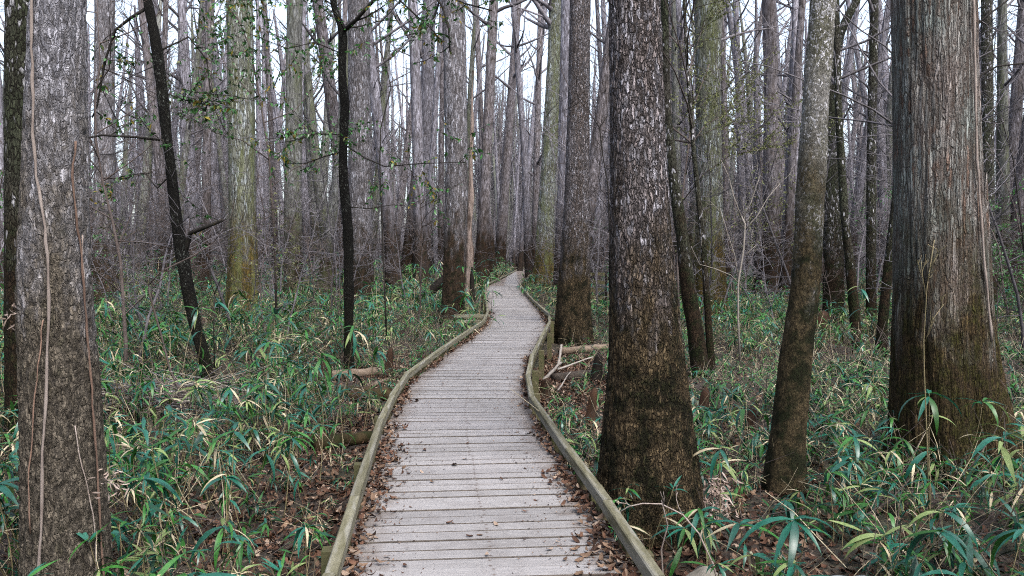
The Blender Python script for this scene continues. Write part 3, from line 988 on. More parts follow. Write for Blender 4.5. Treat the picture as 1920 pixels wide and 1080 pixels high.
path_sapling('black-barked tree leaning left, with a broken scar and stub branch', 'black leaning tree', 13.3,
    [(715, 390, 30), (680, 386, 22), (600, 364, 23), (520, 349, 24), (470, 340, 25), (420, 332, 21), (330, 322, 19), (250, 312, 19), (150, 302, 20), (80, 293, 20), (0, 277, 16), (-150, 250, 13)],
    'bark_black',
    [([(345, 480, 0), (352, 455, 0), (362, 437, -.1), (390, 428, -.2), (430, 414, -.3)], .05, .03, 0),
     ([(312, 175, 0), (340, 185, .1), (390, 195, .2), (410, 240, .3)], .012, .005, 5),
     ([(280, 12, 0), (240, 30, .1), (205, 50, .2), (185, 110, .2), (165, 190, .3), (155, 215, .3)], .03, .012, 5),
     ([(300, 130, 0), (330, 165, 0), (380, 175, 0), (440, 180, 0), (480, 190, 0)], .01, .004, 4),
     ([(320, 265, 0), (270, 262, -.3), (220, 262, -.5), (180, 275, -.7), (160, 290, -.8)], .022, .012, 4),
     ([(318, 330, 0), (280, 350, .3), (250, 320, .4), (200, 325, .5), (160, 350, .6)], .012, .006, 4),
     ([(300, 95, 0), (340, 60, .3), (370, 100, .4), (377, 160, .4), (368, 200, .4)], .018, .009, 4)],
    41, leaf=3)
path_sapling('crooked black sapling with arching limbs and green leaves left of the walk', 'crooked black sapling', 14.6,
    [(697, 655, 21), (650, 654, 17), (560, 654, 18), (450, 653, 18), (400, 650, 18), (330, 643, 17), (270, 644, 15), (220, 645, 17), (190, 648, 18), (150, 640, 15), (100, 642, 14), (58, 645, 15), (35, 634, 14), (10, 624, 12), (-90, 620, 9)],
    'bark_black',
    [([(645, 58, 0), (670, 45, -.2), (700, 22, -.4), (735, -5, -.5), (770, -25, -.7)], .04, .022, 6),
     ([(745, 0, -.5), (760, 22, -.6), (790, 52, -.7), (815, 75, -.8), (838, 104, -.9)], .02, .009, 6),
     ([(730, -5, -.5), (790, 8, -.6), (840, 18, -.8), (880, 40, -1.), (925, 58, -1.2)], .022, .012, 8),
     ([(822, 15, -.7), (838, 40, -.8), (848, 80, -.8), (850, 118, -.8)], .022, .012, 2),
     ([(800, 70, -.8), (790, 88, -.9), (765, 95, -.9), (740, 105, -.9)], .01, .006, 2),
     ([(652, 275, 0), (690, 300, -.3), (730, 318, -.5), (800, 316, -.8), (880, 316, -1.)], .016, .006, 7),
     ([(640, 285, 0), (600, 290, .3), (560, 300, .5), (520, 300, .6)], .014, .006, 5),
     ([(640, 253, 0), (600, 255, -.3), (570, 270, -.5), (540, 275, -.5)], .013, .006, 5),
     ([(654, 388, 0), (690, 390, .2), (730, 382, .3), (760, 384, .4)], .013, .005, 3),
     ([(640, 100, 0), (600, 90, -.4), (560, 110, -.7), (500, 90, -.9)], .012, .005, 7),
     ([(624, 10, 0), (590, -10, -.3), (540, 20, -.6), (480, 30, -.9)], .014, .005, 8)],
    43, leaf=3)
# -- the pale forked sapling on the right
def bare_px(label, Y, limbs, mat, cat='sapling', name='sapling', seed=1, kids=2, leaf=None, group=None, klen=.7, leafmats=['leaf_lime'], ls=.065):
    p0 = at(*limbs[0][0][0][:2], Y)
    z0 = gh(p0[0], Y)
    root = thing(name, label, cat, (p0[0], Y, z0), 0, group)
    rng = random.Random(seed)
    mb = MB(); paths = []
    for (pts, r0, r1) in limbs:
        P = [Vector(at(q[0], q[1], Y)) - Vector((p0[0], Y, z0)) + Vector((0, q[2] if len(q) > 2 else 0, 0)) for q in pts]
        n = len(P)
        mb.tube(P, [r0 + (r1 - r0) * i / (n - 1) for i in range(n)], 7)
        paths.append(P)
        for _ in range(kids):
            i = rng.randrange(max(0, n - 3), n - 1)
            q = P[i].lerp(P[i + 1], rng.random())
            d = (P[i + 1] - P[i]).normalized()
            grow(mb, q, d + Vector((rng.uniform(-1, 1), rng.uniform(-1, 1), rng.uniform(-.2, .8))) * .7, rng.uniform(.4, 1) * klen, r1 * .7, 1, rng, 4, 3, .25, 3, .05, .0025, paths)
    obj('stem', mb.mesh('stem', [M[mat]]), root)
    if leaf:
        obj('foliage', leaf_mb(paths, leaf, ls, ls * .5, rng, len(leafmats)).mesh('foliage', [M[q] for q in leafmats], False), root)
    return root
bare_px('pale bare sapling forking like a Y, right of the leaning dark green trunk', 15,
    [([(1388, 690), (1384, 600), (1384, 530), (1394, 470), (1397, 420), (1390, 405)], .022, .014),
     ([(1390, 407), (1376, 370), (1366, 330), (1352, 300)], .013, .005),
     ([(1392, 410), (1408, 380), (1418, 350), (1425, 330)], .009, .004),
     ([(1395, 432), (1420, 405), (1440, 370), (1462, 345)], .012, .005),
     ([(1384, 530, 0), (1364, 515, -.2), (1330, 503, -.4), (1300, 495, -.5), (1282, 462, -.6)], .010, .004),
     ([(1384, 520), (1378, 480), (1362, 430), (1350, 390)], .009, .004),
     ([(1396, 480), (1408, 468), (1418, 460)], .006, .004)], 'twig_pale', seed=51)
bare_px('thin dark stem curving up near the brush pile left of centre', 10.5,
    [([(350, 800, 0), (335, 730, 0), (318, 690, 0), (300, 620, 0), (283, 560, 0), (278, 535, 0)], .016, .011),
     ([(278, 535, 0), (300, 510, 0), (350, 480, .2), (390, 452, .3)], .011, .006),
     ([(278, 535, 0), (262, 520, 0), (246, 506, .1)], .006, .003)], 'twig_brown', seed=52, kids=3)
bare_px('small dark Y-forked sapling in front of the golden-footed mossy trunk', 12.5,
    [([(402, 690), (401, 620), (402, 552)], .012, .009), ([(402, 552), (396, 530), (392, 500)], .007, .004), ([(402, 552), (415, 520), (430, 480), (448, 455)], .007, .004)], 'twig_black', seed=53)
bare_px('arched dark bough reaching right past the broad cypress', 9.5,
    [([(1826, 300), (1828, 200), (1829, 160), (1840, 140), (1870, 124), (1925, 118)], .014, .010),
     ([(1826, 640), (1824, 500), (1826, 300)], .016, .014)], 'twig_black', seed=54, kids=1, cat='branch', name='bough')
bare_px('dark twig slanting up out of the top right corner', 11,
    [([(1830, 640), (1824, 300), (1822, 55)], .014, .012), ([(1822, 56), (1850, 30), (1890, 0), (1920, -20)], .014, .010)], 'twig_black', seed=55, kids=1)
bare_px('curving dark stem with twigs near the right edge', 13,
    [([(1930, 560), (1915, 420), (1900, 300), (1880, 230), (1835, 170)], .014, .006), ([(1905, 330), (1880, 330), (1850, 350)], .006, .004), ([(1915, 420), (1880, 410), (1850, 422)], .006, .004)], 'twig_black', seed=56, kids=4)
bare_px('crooked thin black shoot left of the trunk beside the snag', 17,
    [([(725, 640), (722, 560), (718, 470), (716, 400), (712, 300), (714, 240), (733, 165), (728, 140), (715, 100), (700, 80)], .018, .010)], 'twig_black', seed=57, kids=6)
bare_px('crooked thin stem between dark-footed and massive flaking trunks', 12.5,
    [([(1160, 640), (1150, 520), (1143, 440), (1140, 350), (1130, 290), (1124, 240), (1140, 215)], .013, .008), ([(1124, 240), (1108, 215), (1102, 200)], .008, .004), ([(1143, 395), (1125, 370), (1105, 340)], .006, .003)], 'twig_black', seed=58, kids=3)
bare_px('lime leafed understory tree between massive trunk and slender mottled trunk', 19,
    [([(1275, 640), (1270, 500), (1278, 380), (1290, 280), (1300, 200), (1330, 120)], .03, .012),
     ([(1278, 380, 0), (1310, 330, -.5), (1350, 300, -.8), (1400, 290, -1)], .014, .006),
     ([(1290, 280, 0), (1330, 230, .5), (1380, 200, .8), (1420, 150, 1)], .014, .006),
     ([(1285, 330, 0), (1300, 260, -.3), (1350, 240, -.4), (1420, 230, -.4)], .012, .005),
     ([(1300, 200, 0), (1290, 130, -.3), (1310, 60, -.4), (1350, 20, -.4)], .012, .005)], 'twig_brown', seed=59, kids=14, leaf=9, klen=1.7)
bare_px('leafy twig-filled understory tree in front of golden-footed mossy trunk', 17,
    [([(520, 640), (515, 450), (505, 300), (490, 200), (470, 90), (440, 20)], .03, .01),
     ([(505, 300, 0), (470, 270, -.5), (430, 260, -.8), (400, 240, -1)], .014, .005),
     ([(490, 200, 0), (450, 160, .5), (400, 110, .8), (370, 60, 1)], .014, .005),
     ([(495, 230, 0), (540, 200, .5), (570, 150, .8), (590, 80, 1)], .014, .005),
     ([(510, 350, 0), (540, 310, .5), (580, 290, .8), (620, 260, 1)], .012, .005)], 'twig_brown', seed=60, kids=10, leaf=3, klen=1.5, leafmats=['leaf_small', 'leaf_small_d', 'leaf_small', 'leaf_lime', 'leaf_small', 'leaf_small_d', 'leaf_small'], ls=.10)

# broken snag
sx, sy, _ = at(880, 590, 26.5)
sg = thing('broken_snag', 'broken reddish dead snag with bare splintered wood beside the pale brown trunk', 'snag', (sx, sy, 0))
obj('trunk', trunk_mesh('trunk', [(-.1, 0, 0, .17), (1.2, -.02, 0, .11), (2.2, .03, 0, .13), (3, .0, 0, .075), (4.1, .07, 0, .10), (5, .05, 0, .06), (6.4, .11, 0, .075), (7.4, .1, 0, .035), (8.2, .14, 0, .008)], M['snag'], 28, 110, 'string', .3, 3, 2, 33), sg)
obj('rotten_core', trunk_mesh('rotten_core', [(-.1, .10, -.12, .12), (1.0, .09, -.1, .09), (1.9, .08, -.06, .03)], M['log_dark'], 14, 20, 'lump', .3, 3, 2, 34), sg)

# ------------------------------------------------------------------ fallen timber
def log(label, a, b, r0, r1, mat, cat='log', name='fallen_log', bend=.03, n=10, zl=None, group=None, seed=0):
    A = Vector(onz(a[0], a[1], .0)); B = Vector(onz(b[0], b[1], .0))
    A.z = (zl[0] if zl else gh(A.x, A.y) + r0 * .8); B.z = (zl[1] if zl else gh(B.x, B.y) + r1 * .8)
    rng = random.Random(seed + int(a[0]))
    mb = MB()
    pts = []
    for i in range(n + 1):
        p = (B - A) * (i / n)
        p += Vector((rng.uniform(-1, 1), rng.uniform(-1, 1), rng.uniform(-1, 1))) * bend * (B - A).length * .2
        pts.append(p)
    mb.tube(pts, [(r0 + (r1 - r0) * i / n) * rng.uniform(.85, 1.15) for i in range(n + 1)], 12)
    return tag(obj(name, mb.mesh(name, [M[mat]]), None, A), label, cat, group)
log('pale orange fallen log behind the foot of the crooked black sapling', (585, 712), (708, 702), .10, .085, 'log_pale')
log('dark mossy log whose end lies under the left kerb, nearest the pale log', (640, 752), (738, 748), .12, .11, 'log_mossy')
log('short knobbly pale branch lying between pale log and mossy log', (692, 722), (728, 712), .05, .03, 'log_pale', name='broken_branch', cat='branch')
log('lower mossy log half buried in leaves left of the kerb', (590, 842), (700, 822), .09, .07, 'log_mossy')
log('straight pale log lying right of the walk before the dark-footed trunk', (1048, 658), (1146, 656), .09, .075, 'log_pale')
log('grey rotting log under forked sticks right of the walk', (1040, 716), (1130, 702), .09, .07, 'log_grey')
log('thin pale stick resting bent over the grey rotting log', (1045, 706), (1112, 700), .018, .012, 'twig_pale', name='fallen_stick', cat='stick', zl=(.12, .3))
log('crooked bleached stick standing behind the right kerb bend', (1020, 718), (1052, 700), .03, .02, 'twig_pale', name='fallen_stick', cat='stick', zl=(.05, .2))
log('upright bleached stick above the crooked one at right kerb bend', (1046, 702), (1053, 698), .028, .02, 'twig_pale', name='fallen_stick', cat='stick', zl=(.1, .5))
log('thin stick slanting through leaf litter below the grey rotting log', (1045, 740), (1070, 712), .012, .008, 'twig_pale', name='fallen_stick', cat='stick', zl=(.06, .14))
log('orange-brown stick pointing at the foot of the massive trunk', (1066, 832), (1128, 838), .028, .022, 'log_pale', name='fallen_stick', cat='stick')
log('dark rotten log propped against the pale brown trunk', (785, 592), (838, 590), .17, .15, 'log_dark', zl=(.5, 1.35))
log('small dark stick at the left foot of the massive trunk', (1062, 850), (1110, 870), .02, .012, 'log_grey', name='fallen_stick', cat='stick')
log('long brown log in litter right of the massive trunk', (1380, 600), (1470, 592), .10, .08, 'log_pale')
log('reddish log lying far behind the slender mottled trunk', (1400, 566), (1490, 572), .14, .12, 'knee')
log('lichen crusted grey log at the bottom edge right of the kerb', (1400, 1120), (1640, 1090), .07, .05, 'lichen')
# brush pile
bp = MB()
c0 = Vector(onz(290, 775, 0))
for i in range(130):
    a = rnd.uniform(-.5, .5) + (PI if rnd.random() < .5 else 0)
    p = Vector((rnd.gauss(0, .55), rnd.gauss(0, .3), rnd.uniform(.05, .38)))
    d = Vector((math.cos(a), math.sin(a), rnd.uniform(-.15, .3)))
    bp.tube(wander(p, d, rnd.uniform(.4, 1.4), 4, .15, rnd), [rnd.uniform(.006, .016), .008, .006, .004, .003], 4, rnd.randrange(3))
tag(obj('brush_pile', bp.mesh('brush_pile', [M['twig_grey'], M['twig_brown'], M['twig_pale']]), None, c0), 'tangled heap of grey and brown sticks right of the vine-clad trunk', 'brush pile')

def knee(label, px, py, h, r, mat='knee', group=None, name='cypress_knee', cat='cypress knee'):
    x, y_, _ = onz(px, py)
    s = rnd.randrange(99)
    me = trunk_mesh(name, [(-.05, 0, 0, r * 1.5), (h * .3, .01, 0, r), (h * .7, .03, 0, r * .85), (h * .9, .045, 0, r * .7), (h * .98, .05, 0, r * .4), (h, .05, 0, r * .05)], M[mat], 18, 26, 'lump', .25, 4, .5, s)
    return tag(obj(name, me, None, (x, y_, gh(x, y_))), label, cat, group)
knee('red-brown stump leaning by the pale orange fallen log', 607, 722, .42, .10)
knee('narrow brown knee standing between mossy log and left kerb', 728, 706, .55, .07)
knee('narrow red-brown knee in the litter left of the massive trunk', 1107, 792, .45, .06)
knee('small brown knee left of the grey rotting log', 1020, 740, .3, .08)
knee('dark black post-like stump by the grey rotting log', 1118, 712, .5, .08, 'log_dark', name='stump', cat='stump')
knee('red-brown knee between massive trunk and leaning dark green trunk', 1316, 790, .5, .07)
knee('short brown knee under the slender mottled trunk\'s left side', 1405, 800, .3, .05)
knee('far reddish stump behind the slender mottled trunk', 1540, 640, .8, .2)

# pale shredded wood clumps
def shred(label, px, py, z, s, n, name='shredded_wood', cat='shredded wood', Y=None):
    p = Vector(onz(px, py, z)) if Y is None else Vector(at(px, py, Y))
    mb = MB()
    for i in range(n):
        Mx = Matrix.Translation(Vector((rnd.gauss(0, s * .3), rnd.gauss(0, s * .2), rnd.gauss(0, s * .45)))) @ Euler((rnd.uniform(0, 6), rnd.uniform(-.2, 2.2), rnd.uniform(0, 6))).to_matrix().to_4x4()
        mb.blade(Mx, rnd.uniform(.5, 1.1) * s * .5, s * .07, rnd.uniform(.3, 2.2), 4, 0, 0, rnd.uniform(-1, 1))
    return tag(obj(name, mb.mesh(name, [M['fluff']]), None, p), label, cat)
shred('pale pinkish clump of shredded dead wood right of the massive trunk', 1342, 940, .12, .22, 260)
shred('feathery white dead tuft at the vine-clad trunk\'s lower right edge', 208, 900, .75, .13, 40, 'dead_tuft', 'dead tuft', Y=4.4)
shred('feathery dead tuft on the left edge of the vine-clad trunk', 36, 575, 1.2, .13, 40, 'dead_tuft', 'dead tuft', Y=4.5)

# stone
st = MB()
Vv = []
nu, nv_ = 20, 14
uu = np.linspace(0, 2 * PI, nu, endpoint=False); vv_ = np.linspace(-PI / 2, PI / 2, nv_)
U, W_ = np.meshgrid(uu, vv_)
S = np.stack([np.cos(U) * np.cos(W_) * .13, np.sin(U) * np.cos(W_) * .11, np.sin(W_) * .10], -1)
S = S * (1 + .18 * vnoise(S * 14, 6))[..., None]
p = onz(1322, 1098, .05)
tag(obj('stone', grid_mesh('stone', S.reshape(-1, 3), nv_, nu, True, [M['stone']]), None, (p[0], p[1], .06)), 'pale stone with a green moss cap at the bottom edge', 'stone')

# ------------------------------------------------------------------ bench rail beyond the dark-footed trunk
bx_, by_, _ = at(1119, 540, 25.5)
bn = thing('wooden_bench', 'old mossy slatted bench back between dark-footed and massive trunks', 'bench', (bx_, by_, 0))
for z in (1.52, 1.26, 1.02, .78):
    mb = MB(); mb.box((0, 0, 0), (.62, .035, .13 if z < 1.5 else .09))
    obj('slat', mb.mesh('slat', [M['timber']], False), bn, (-.05, 0, z), (.1, 0, 0))
for x_ in (-.33, .30):
    mb = MB(); mb.box((0, 0, 0), (.07, .09, 1.6))
    obj('upright', mb.mesh('upright', [M['log_dark']], False), bn, (x_, .07, .78), (.06, 0, 0))
mb = MB(); mb.box((0, 0, 0), (.7, .4, .05)); obj('seat', mb.mesh('seat', [M['timber']], False), bn, (-.02, -.24, .5))
mb = MB(); mb.box((0, 0, 0), (.06, .3, .5)); lg = mb.mesh('leg', [M['log_dark']], False)
obj('leg', lg, bn, (-.3, -.25, .22)); obj('leg', lg, bn, (.27, -.25, .22))

# ------------------------------------------------------------------ background trees
FAR_MATS = ['bark_far_a', 'bark_far_a', 'bark_far_b', 'bark_far_c']
def far_variant(seed, mat, H, r, br=26, low=True, twig='twig_grey'):
    rng = random.Random(seed)
    lean = rng.uniform(-.13, .13) * H; ln2 = rng.uniform(-.1, .1) * H
    ctrl = [(-.3, 0, 0, r * 1.9), (.6, 0, 0, r * 1.5), (2.2, lean * .05, 0, r * 1.12), (H * .35, lean * .3 + rng.uniform(-.15, .15), ln2 * .3, r * .95),
            (H * .7, lean * .65 + rng.uniform(-.25, .25), ln2 * .7, r * .7), (H, lean, ln2, r * .15)]
    tm = trunk_mesh('trunk', ctrl, M[mat], 12, 22, 'none', .35, 6, 1.5, seed)
    c = np.array(ctrl)
    mb = MB()
    for i in range(br):
        z = H * (rng.uniform(.42, .97) if (not low or i > br * .35) else rng.uniform(.10, .45))
        x = np.interp(z, c[:, 0], c[:, 1]); y_ = np.interp(z, c[:, 0], c[:, 2]); rr = np.interp(z, c[:, 0], c[:, 3])
        a = rng.uniform(0, 2 * PI)
        lowb = z < H * .42
        grow(mb, (x, y_, z), (math.cos(a), math.sin(a), rng.uniform(.3, 1.4) if not lowb else rng.uniform(-.2, .7)), rng.uniform(.8, 2.2) if lowb else rng.uniform(1.8, 4.5), rr * (.12 if lowb else .35), 2, rng, 4, 4, .22, 2, .05, .008)
    return tm, mb.mesh('branches', [M[twig]]), r

VARS = []
for i in range(14):
    H = 20 + (i * 7 % 14) 
    r = [.17, .22, .26, .30, .36, .42, .20][i % 7]
    VARS.append(far_variant(100 + i, FAR_MATS[i % 4], H, r, 15 if r > .2 else 11))

def sapling_variant(seed, H, mat, leaf=None, r=.03, kids=16):
    rng = random.Random(seed)
    mb = MB(); paths = []
    pts = wander((0, 0, -.05), (rng.uniform(-.2, .2), rng.uniform(-.2, .2), 1), H, 10, .16, rng, .08)
    mb.tube(pts, [max(.006, r * (1 - .85 * i / 10)) for i in range(11)], 6)
    for i in range(kids):
        t = rng.uniform(.12, 1.)
        j = min(9, int(t * 10))
        q = pts[j].lerp(pts[j + 1], rng.random())
        a = rng.uniform(0, 2 * PI)
        grow(mb, q, (math.cos(a), math.sin(a), rng.uniform(-.1, .9)), H * rng.uniform(.16, .34), max(.006, r * .4), 2, rng, 4, 3, .28, 3, .03, .004, paths)
    me = mb.mesh('stem', [M[mat]])
    lf = None
    if leaf:
        lf = leaf_mb(paths, 1, .07, .035, rng, 1).mesh('foliage', [M[leaf]], False)
    return me, lf
SAP = [sapling_variant(200 + i, [2.5, 3.5, 4.5, 5.5, 6.5, 8][i % 6], ['twig_grey', 'twig_grey', 'twig_brown', 'twig_grey'][i % 4], None, .018 + .004 * (i % 6), 14 + i % 5) for i in range(12)]
SAPL = [sapling_variant(230 + i, [2.2, 3.2, 4.5][i % 3], 'twig_brown', ['leaf_small', 'leaf_lime'][i % 2], .018, 12) for i in range(4)]

def clear_of(x, y, rad):
    for (tx, ty, tr) in TREES_XY:
        if (x - tx) ** 2 + (y - ty) ** 2 < (rad + tr + .35) ** 2:
            return False
    return True

def blocks_view(x, y, rad):
    """keep the open view down the walk and the measured sky-gap column free"""
    p = proj(x, y, 1.5)
    if p is None: return True
    w = rad * F / y
    if y < 42 and p[0] + w > 880 and p[0] - w < 1045: return True
    # do not cover the near landmark trunks
    for (nm, px, Y) in LAND:
        if y < Y and abs(p[0] - px) < w + 12: return True
    return False

mids, fars = [], []
tries = 0
while len(mids) < 125 and tries < 20000:
    tries += 1
    y_ = 24 + 34 * math.sqrt(rnd.random())
    x_ = rnd.uniform(-.78, .78) * y_
    v = rnd.randrange(14)
    r = VARS[v][2] * 1.5
    if not off_path(x_, y_, r + .5) or not clear_of(x_, y_, r) or blocks_view(x_, y_, r): continue
    mids.append((x_, y_, v)); TREES_XY.append((x_, y_, r))
tries = 0
while len(fars) < 150 and tries < 20000:
    tries += 1
    y_ = math.sqrt(rnd.uniform(58 ** 2, 100 ** 2))
    x_ = rnd.uniform(-.74, .74) * y_
    v = rnd.randrange(14)
    r = VARS[v][2] * 1.5
    if not off_path(x_, y_, r + .6) or not clear_of(x_, y_, r): continue
    fars.append((x_, y_, v)); TREES_XY.append((x_, y_, r))

LAND.sort(key=lambda t: t[1])
ORD = ['first', 'second', 'third', 'fourth', 'fifth', 'sixth', 'seventh', 'eighth', 'ninth', 'tenth', 'eleventh', 'twelfth', 'thirteenth', 'fourteenth', 'fifteenth', 'sixteenth']
KIND = {0: 'lilac-grey', 1: 'lilac-grey', 2: 'green-grey', 3: 'brown'}
buckets = {}
def near_land(px):
    return min([l for l in LAND if 0 < l[1] < 1920], key=lambda l: abs(l[1] - px))[0]
for (x_, y_, v) in mids:
    px = proj(x_, y_, 2.2)[0]
    li = max([i for i, l in enumerate(LAND) if l[1] <= px], default=-1)
    buckets.setdefault((li, v % 4 if v % 4 != 1 else 0, y_ < 43), []).append((px, x_, y_, v))
for (li, kk, near), lst in buckets.items():
    lst.sort()
    for n_, (px, x_, y_, v) in enumerate(lst):
        base = 'past the ' + LAND[li][0] if li >= 0 else 'before the ' + LAND[0][0]
        lab = '%s %s %s trunk %s, going right' % (ORD[min(n_, 15)], 'mid-distance' if near else 'more distant', KIND[kk], base)
        t = thing('tree', lab, 'tree', (x_, y_, gh(x_, y_)), rnd.uniform(0, 6.28), 'bare trees standing among the middle distance woods')
        obj('trunk', VARS[v][0], t); obj('branches', VARS[v][1], t)
        s = rnd.uniform(.85, 1.15); t.scale = (s, s, s)
for (x_, y_, v) in fars:
    px = proj(x_, y_, 2.2)[0]
    zone = near_land(px)
    kk = KIND[v % 4]
    t = thing('tree', 'tall bare %s tree deep in the woods behind the %s' % (kk, zone), 'tree', (x_, y_, gh(x_, y_)), rnd.uniform(0, 6.28), 'far %s trees behind the %s' % (kk, zone))
    obj('trunk', VARS[v][0], t); obj('branches', VARS[v][1], t)
    s = rnd.uniform(.85, 1.2); t.scale = (s, s, s)

# ------------------------------------------------------------------ scatter tool
def scatter(name, pts, rots, scl, idx, meshes, label, kind='stuff', parent=None):
    coll = bpy.data.collections.new(name + '_kinds')
    for i, me in enumerate(meshes):
        o = bpy.data.objects.new('%s_kind_%02d' % (name, i), me)
        coll.objects.link(o)
    me = bpy.data.meshes.new(name)
    n = len(pts)
    me.vertices.add(n)
    me.vertices.foreach_set('co', np.asarray(pts, np.float32).ravel())
    a = me.attributes.new('rot', 'FLOAT_VECTOR', 'POINT'); a.data.foreach_set('vector', np.asarray(rots, np.float32).ravel())
    a = me.attributes.new('scl', 'FLOAT', 'POINT'); a.data.foreach_set('value', np.asarray(scl, np.float32))
    a = me.attributes.new('idx', 'INT', 'POINT'); a.data.foreach_set('value', np.asarray(idx, np.int32))
    o = obj(name, me, parent)
    ng = bpy.data.node_groups.new(name + '_scatter', 'GeometryNodeTree')
    ng.interface.new_socket('Geometry', in_out='INPUT', socket_type='NodeSocketGeometry')
    ng.interface.new_socket('Geometry', in_out='OUTPUT', socket_type='NodeSocketGeometry')
    gi = ng.nodes.new('NodeGroupInput'); go = ng.nodes.new('NodeGroupOutput')
    ci = ng.nodes.new('GeometryNodeCollectionInfo')
    ci.inputs['Collection'].default_value = coll
    ci.inputs['Separate Children'].default_value = True
    ci.inputs['Reset Children'].default_value = True
    ip = ng.nodes.new('GeometryNodeInstanceOnPoints')
    def attr(nm, ty):
        q = ng.nodes.new('GeometryNodeInputNamedAttribute'); q.data_type = ty; q.inputs['Name'].default_value = nm
        return q.outputs['Attribute']
    e2r = ng.nodes.new('FunctionNodeEulerToRotation')
    ng.links.new(attr('rot', 'FLOAT_VECTOR'), e2r.inputs[0])
    ng.links.new(gi.outputs[0], ip.inputs['Points'])
    ng.links.new(ci.outputs[0], ip.inputs['Instance'])
    ip.inputs['Pick Instance'].default_value = True
    ng.links.new(attr('idx', 'INT'), ip.inputs['Instance Index'])
    ng.links.new(e2r.outputs[0], ip.inputs['Rotation'])
    ng.links.new(attr('scl', 'FLOAT'), ip.inputs['Scale'])
    ng.links.new(ip.outputs[0], go.inputs[0])
    md = o.modifiers.new('scatter', 'NODES'); md.node_group = ng
    tag(o, label, None, None, kind)
    return o

def rand_pts(n, fn, zoff=0.):
    """fn() -> (x,y) or None"""
    P = []
    t = 0
    while len(P) < n and t < n * 12:
        t += 1
        q = fn()
        if q: P.append(q)
    P = np.array(P)
    z = gz(P[:, 0], P[:, 1]) + zoff
    return np.column_stack([P, z])

# distant wood: one mass of trees and bare saplings
FARALL = []
for i in range(8):
    o_t, o_b, r = far_variant(150 + i, FAR_MATS[i % 4], 24 + i % 5 * 2, [.18, .3, .4, .12][i % 4], 32)
    # join trunk and branches into one mesh
    vb = np.zeros(len(o_t.vertices) * 3, np.float32); o_t.vertices.foreach_get('co', vb)
    fv = [tuple(p_.vertices) for p_ in o_t.polygons]
    vb2 = np.zeros(len(o_b.vertices) * 3, np.float32); o_b.vertices.foreach_get('co', vb2)
    off = len(o_t.vertices)
    fv2 = [tuple(k_ + off for k_ in p_.vertices) for p_ in o_b.polygons]
    me = bpy.data.meshes.new('distant_tree')
    me.from_pydata(np.concatenate([vb, vb2]).reshape(-1, 3).tolist(), [], fv + fv2)
    me.materials.append(M[FAR_MATS[i % 4]]); me.materials.append(M['twig_grey'])
    me.polygons.foreach_set('material_index', [0] * len(fv) + [1] * len(fv2))
    me.polygons.foreach_set('use_smooth', [True] * len(me.polygons))
    me.update()
    FARALL.append(me)
def f_far():
    y_ = math.sqrt(rnd.uniform(100 ** 2, 210 ** 2))
    if rnd.random() < .09:      # the far end of the vista is closed by trees too
        y_ = rnd.uniform(122, 170); return (rnd.uniform(-.06, .05) * y_, y_)
    return (rnd.uniform(-1.0, 1.0) * y_, y_)
P = rand_pts(820, f_far)
n = len(P)
scatter('distant_woods', P, np.column_stack([np.zeros(n), np.zeros(n), nrg.uniform(0, 6.28, n)]), nrg.uniform(.8, 1.25, n), nrg.integers(0, 8, n), FARALL, 'grey mass of far-off bare trees closing the view')
def f_sur():
    a = rnd.uniform(0, 2 * PI); r_ = math.sqrt(rnd.uniform(5 ** 2, 120 ** 2))
    x_, y_ = r_ * math.sin(a), r_ * math.cos(a)
    if y_ > 0 and abs(x_) < .80 * y_ + 2.5: return None
    return (x_, y_) if abs(x_) > 1.8 else None
P = rand_pts(1250, f_sur)
n = len(P)
scatter('surrounding_woods', P, np.column_stack([np.zeros(n), np.zeros(n), nrg.uniform(0, 6.28, n)]), nrg.uniform(.7, 1.1, n), nrg.integers(0, 8, n), FARALL, 'bare forest going on all round the boardwalk')
def f_thk():
    y_ = math.sqrt(rnd.uniform(45 ** 2, 150 ** 2)); x_ = rnd.uniform(-1.0, 1.0) * y_
    return (x_, y_) if off_path(x_, y_, 1.2) else None
P = rand_pts(1800, f_thk)
n = len(P)
scatter('bare_thicket', P, np.column_stack([nrg.uniform(-.1, .1, n), nrg.uniform(-.1, .1, n), nrg.uniform(0, 6.28, n)]), nrg.uniform(.7, 1.5, n), nrg.integers(0, 12, n), [s[0] for s in SAP], 'hazy tangle of leafless grey shrubs between the far trunks')
# individual saplings
cnt = 0
tries = 0
while cnt < 230 and tries < 9000:
    tries += 1
    y_ = 11 + 40 * rnd.random() ** .75
    x_ = rnd.uniform(-.72, .72) * y_
    if not off_path(x_, y_, 1.0) or not clear_of(x_, y_, .1): continue
    p_ = proj(x_, y_, 1.5)
    if y_ < 40 and 900 < p_[0] < 1040: continue
    if y_ < 20 and n1(x_ * .3, y_ * .3, 0, 77) < 0: continue
    leafy = rnd.random() < .12
    side = near_land(p_[0])
    dist = 'nearer' if y_ < 24 else 'farther'
    if leafy:
        me, lf = rnd.choice(SAPL)
        t = thing('shrub', 'thin green leafed shrub in the %s undergrowth behind the %s' % (dist, side), 'shrub', (x_, y_, gh(x_, y_)), rnd.uniform(0, 6.28), 'leafy shrubs %s behind the %s' % (dist, side))
        obj('stem', me, t); obj('foliage', lf, t)
    else:
        me, _ = rnd.choice(SAP)
        t = tag(obj('sapling', me, None, (x_, y_, gh(x_, y_)), (0, 0, rnd.uniform(0, 6.28))), 'leafless twiggy sapling in the %s undergrowth behind the %s' % (dist, side), 'sapling', 'bare saplings %s behind the %s' % (dist, side))
    s = rnd.uniform(.6, 1.15) if y_ < 24 else rnd.uniform(.8, 1.4)
    t.scale = (s, s, s)
    cnt += 1

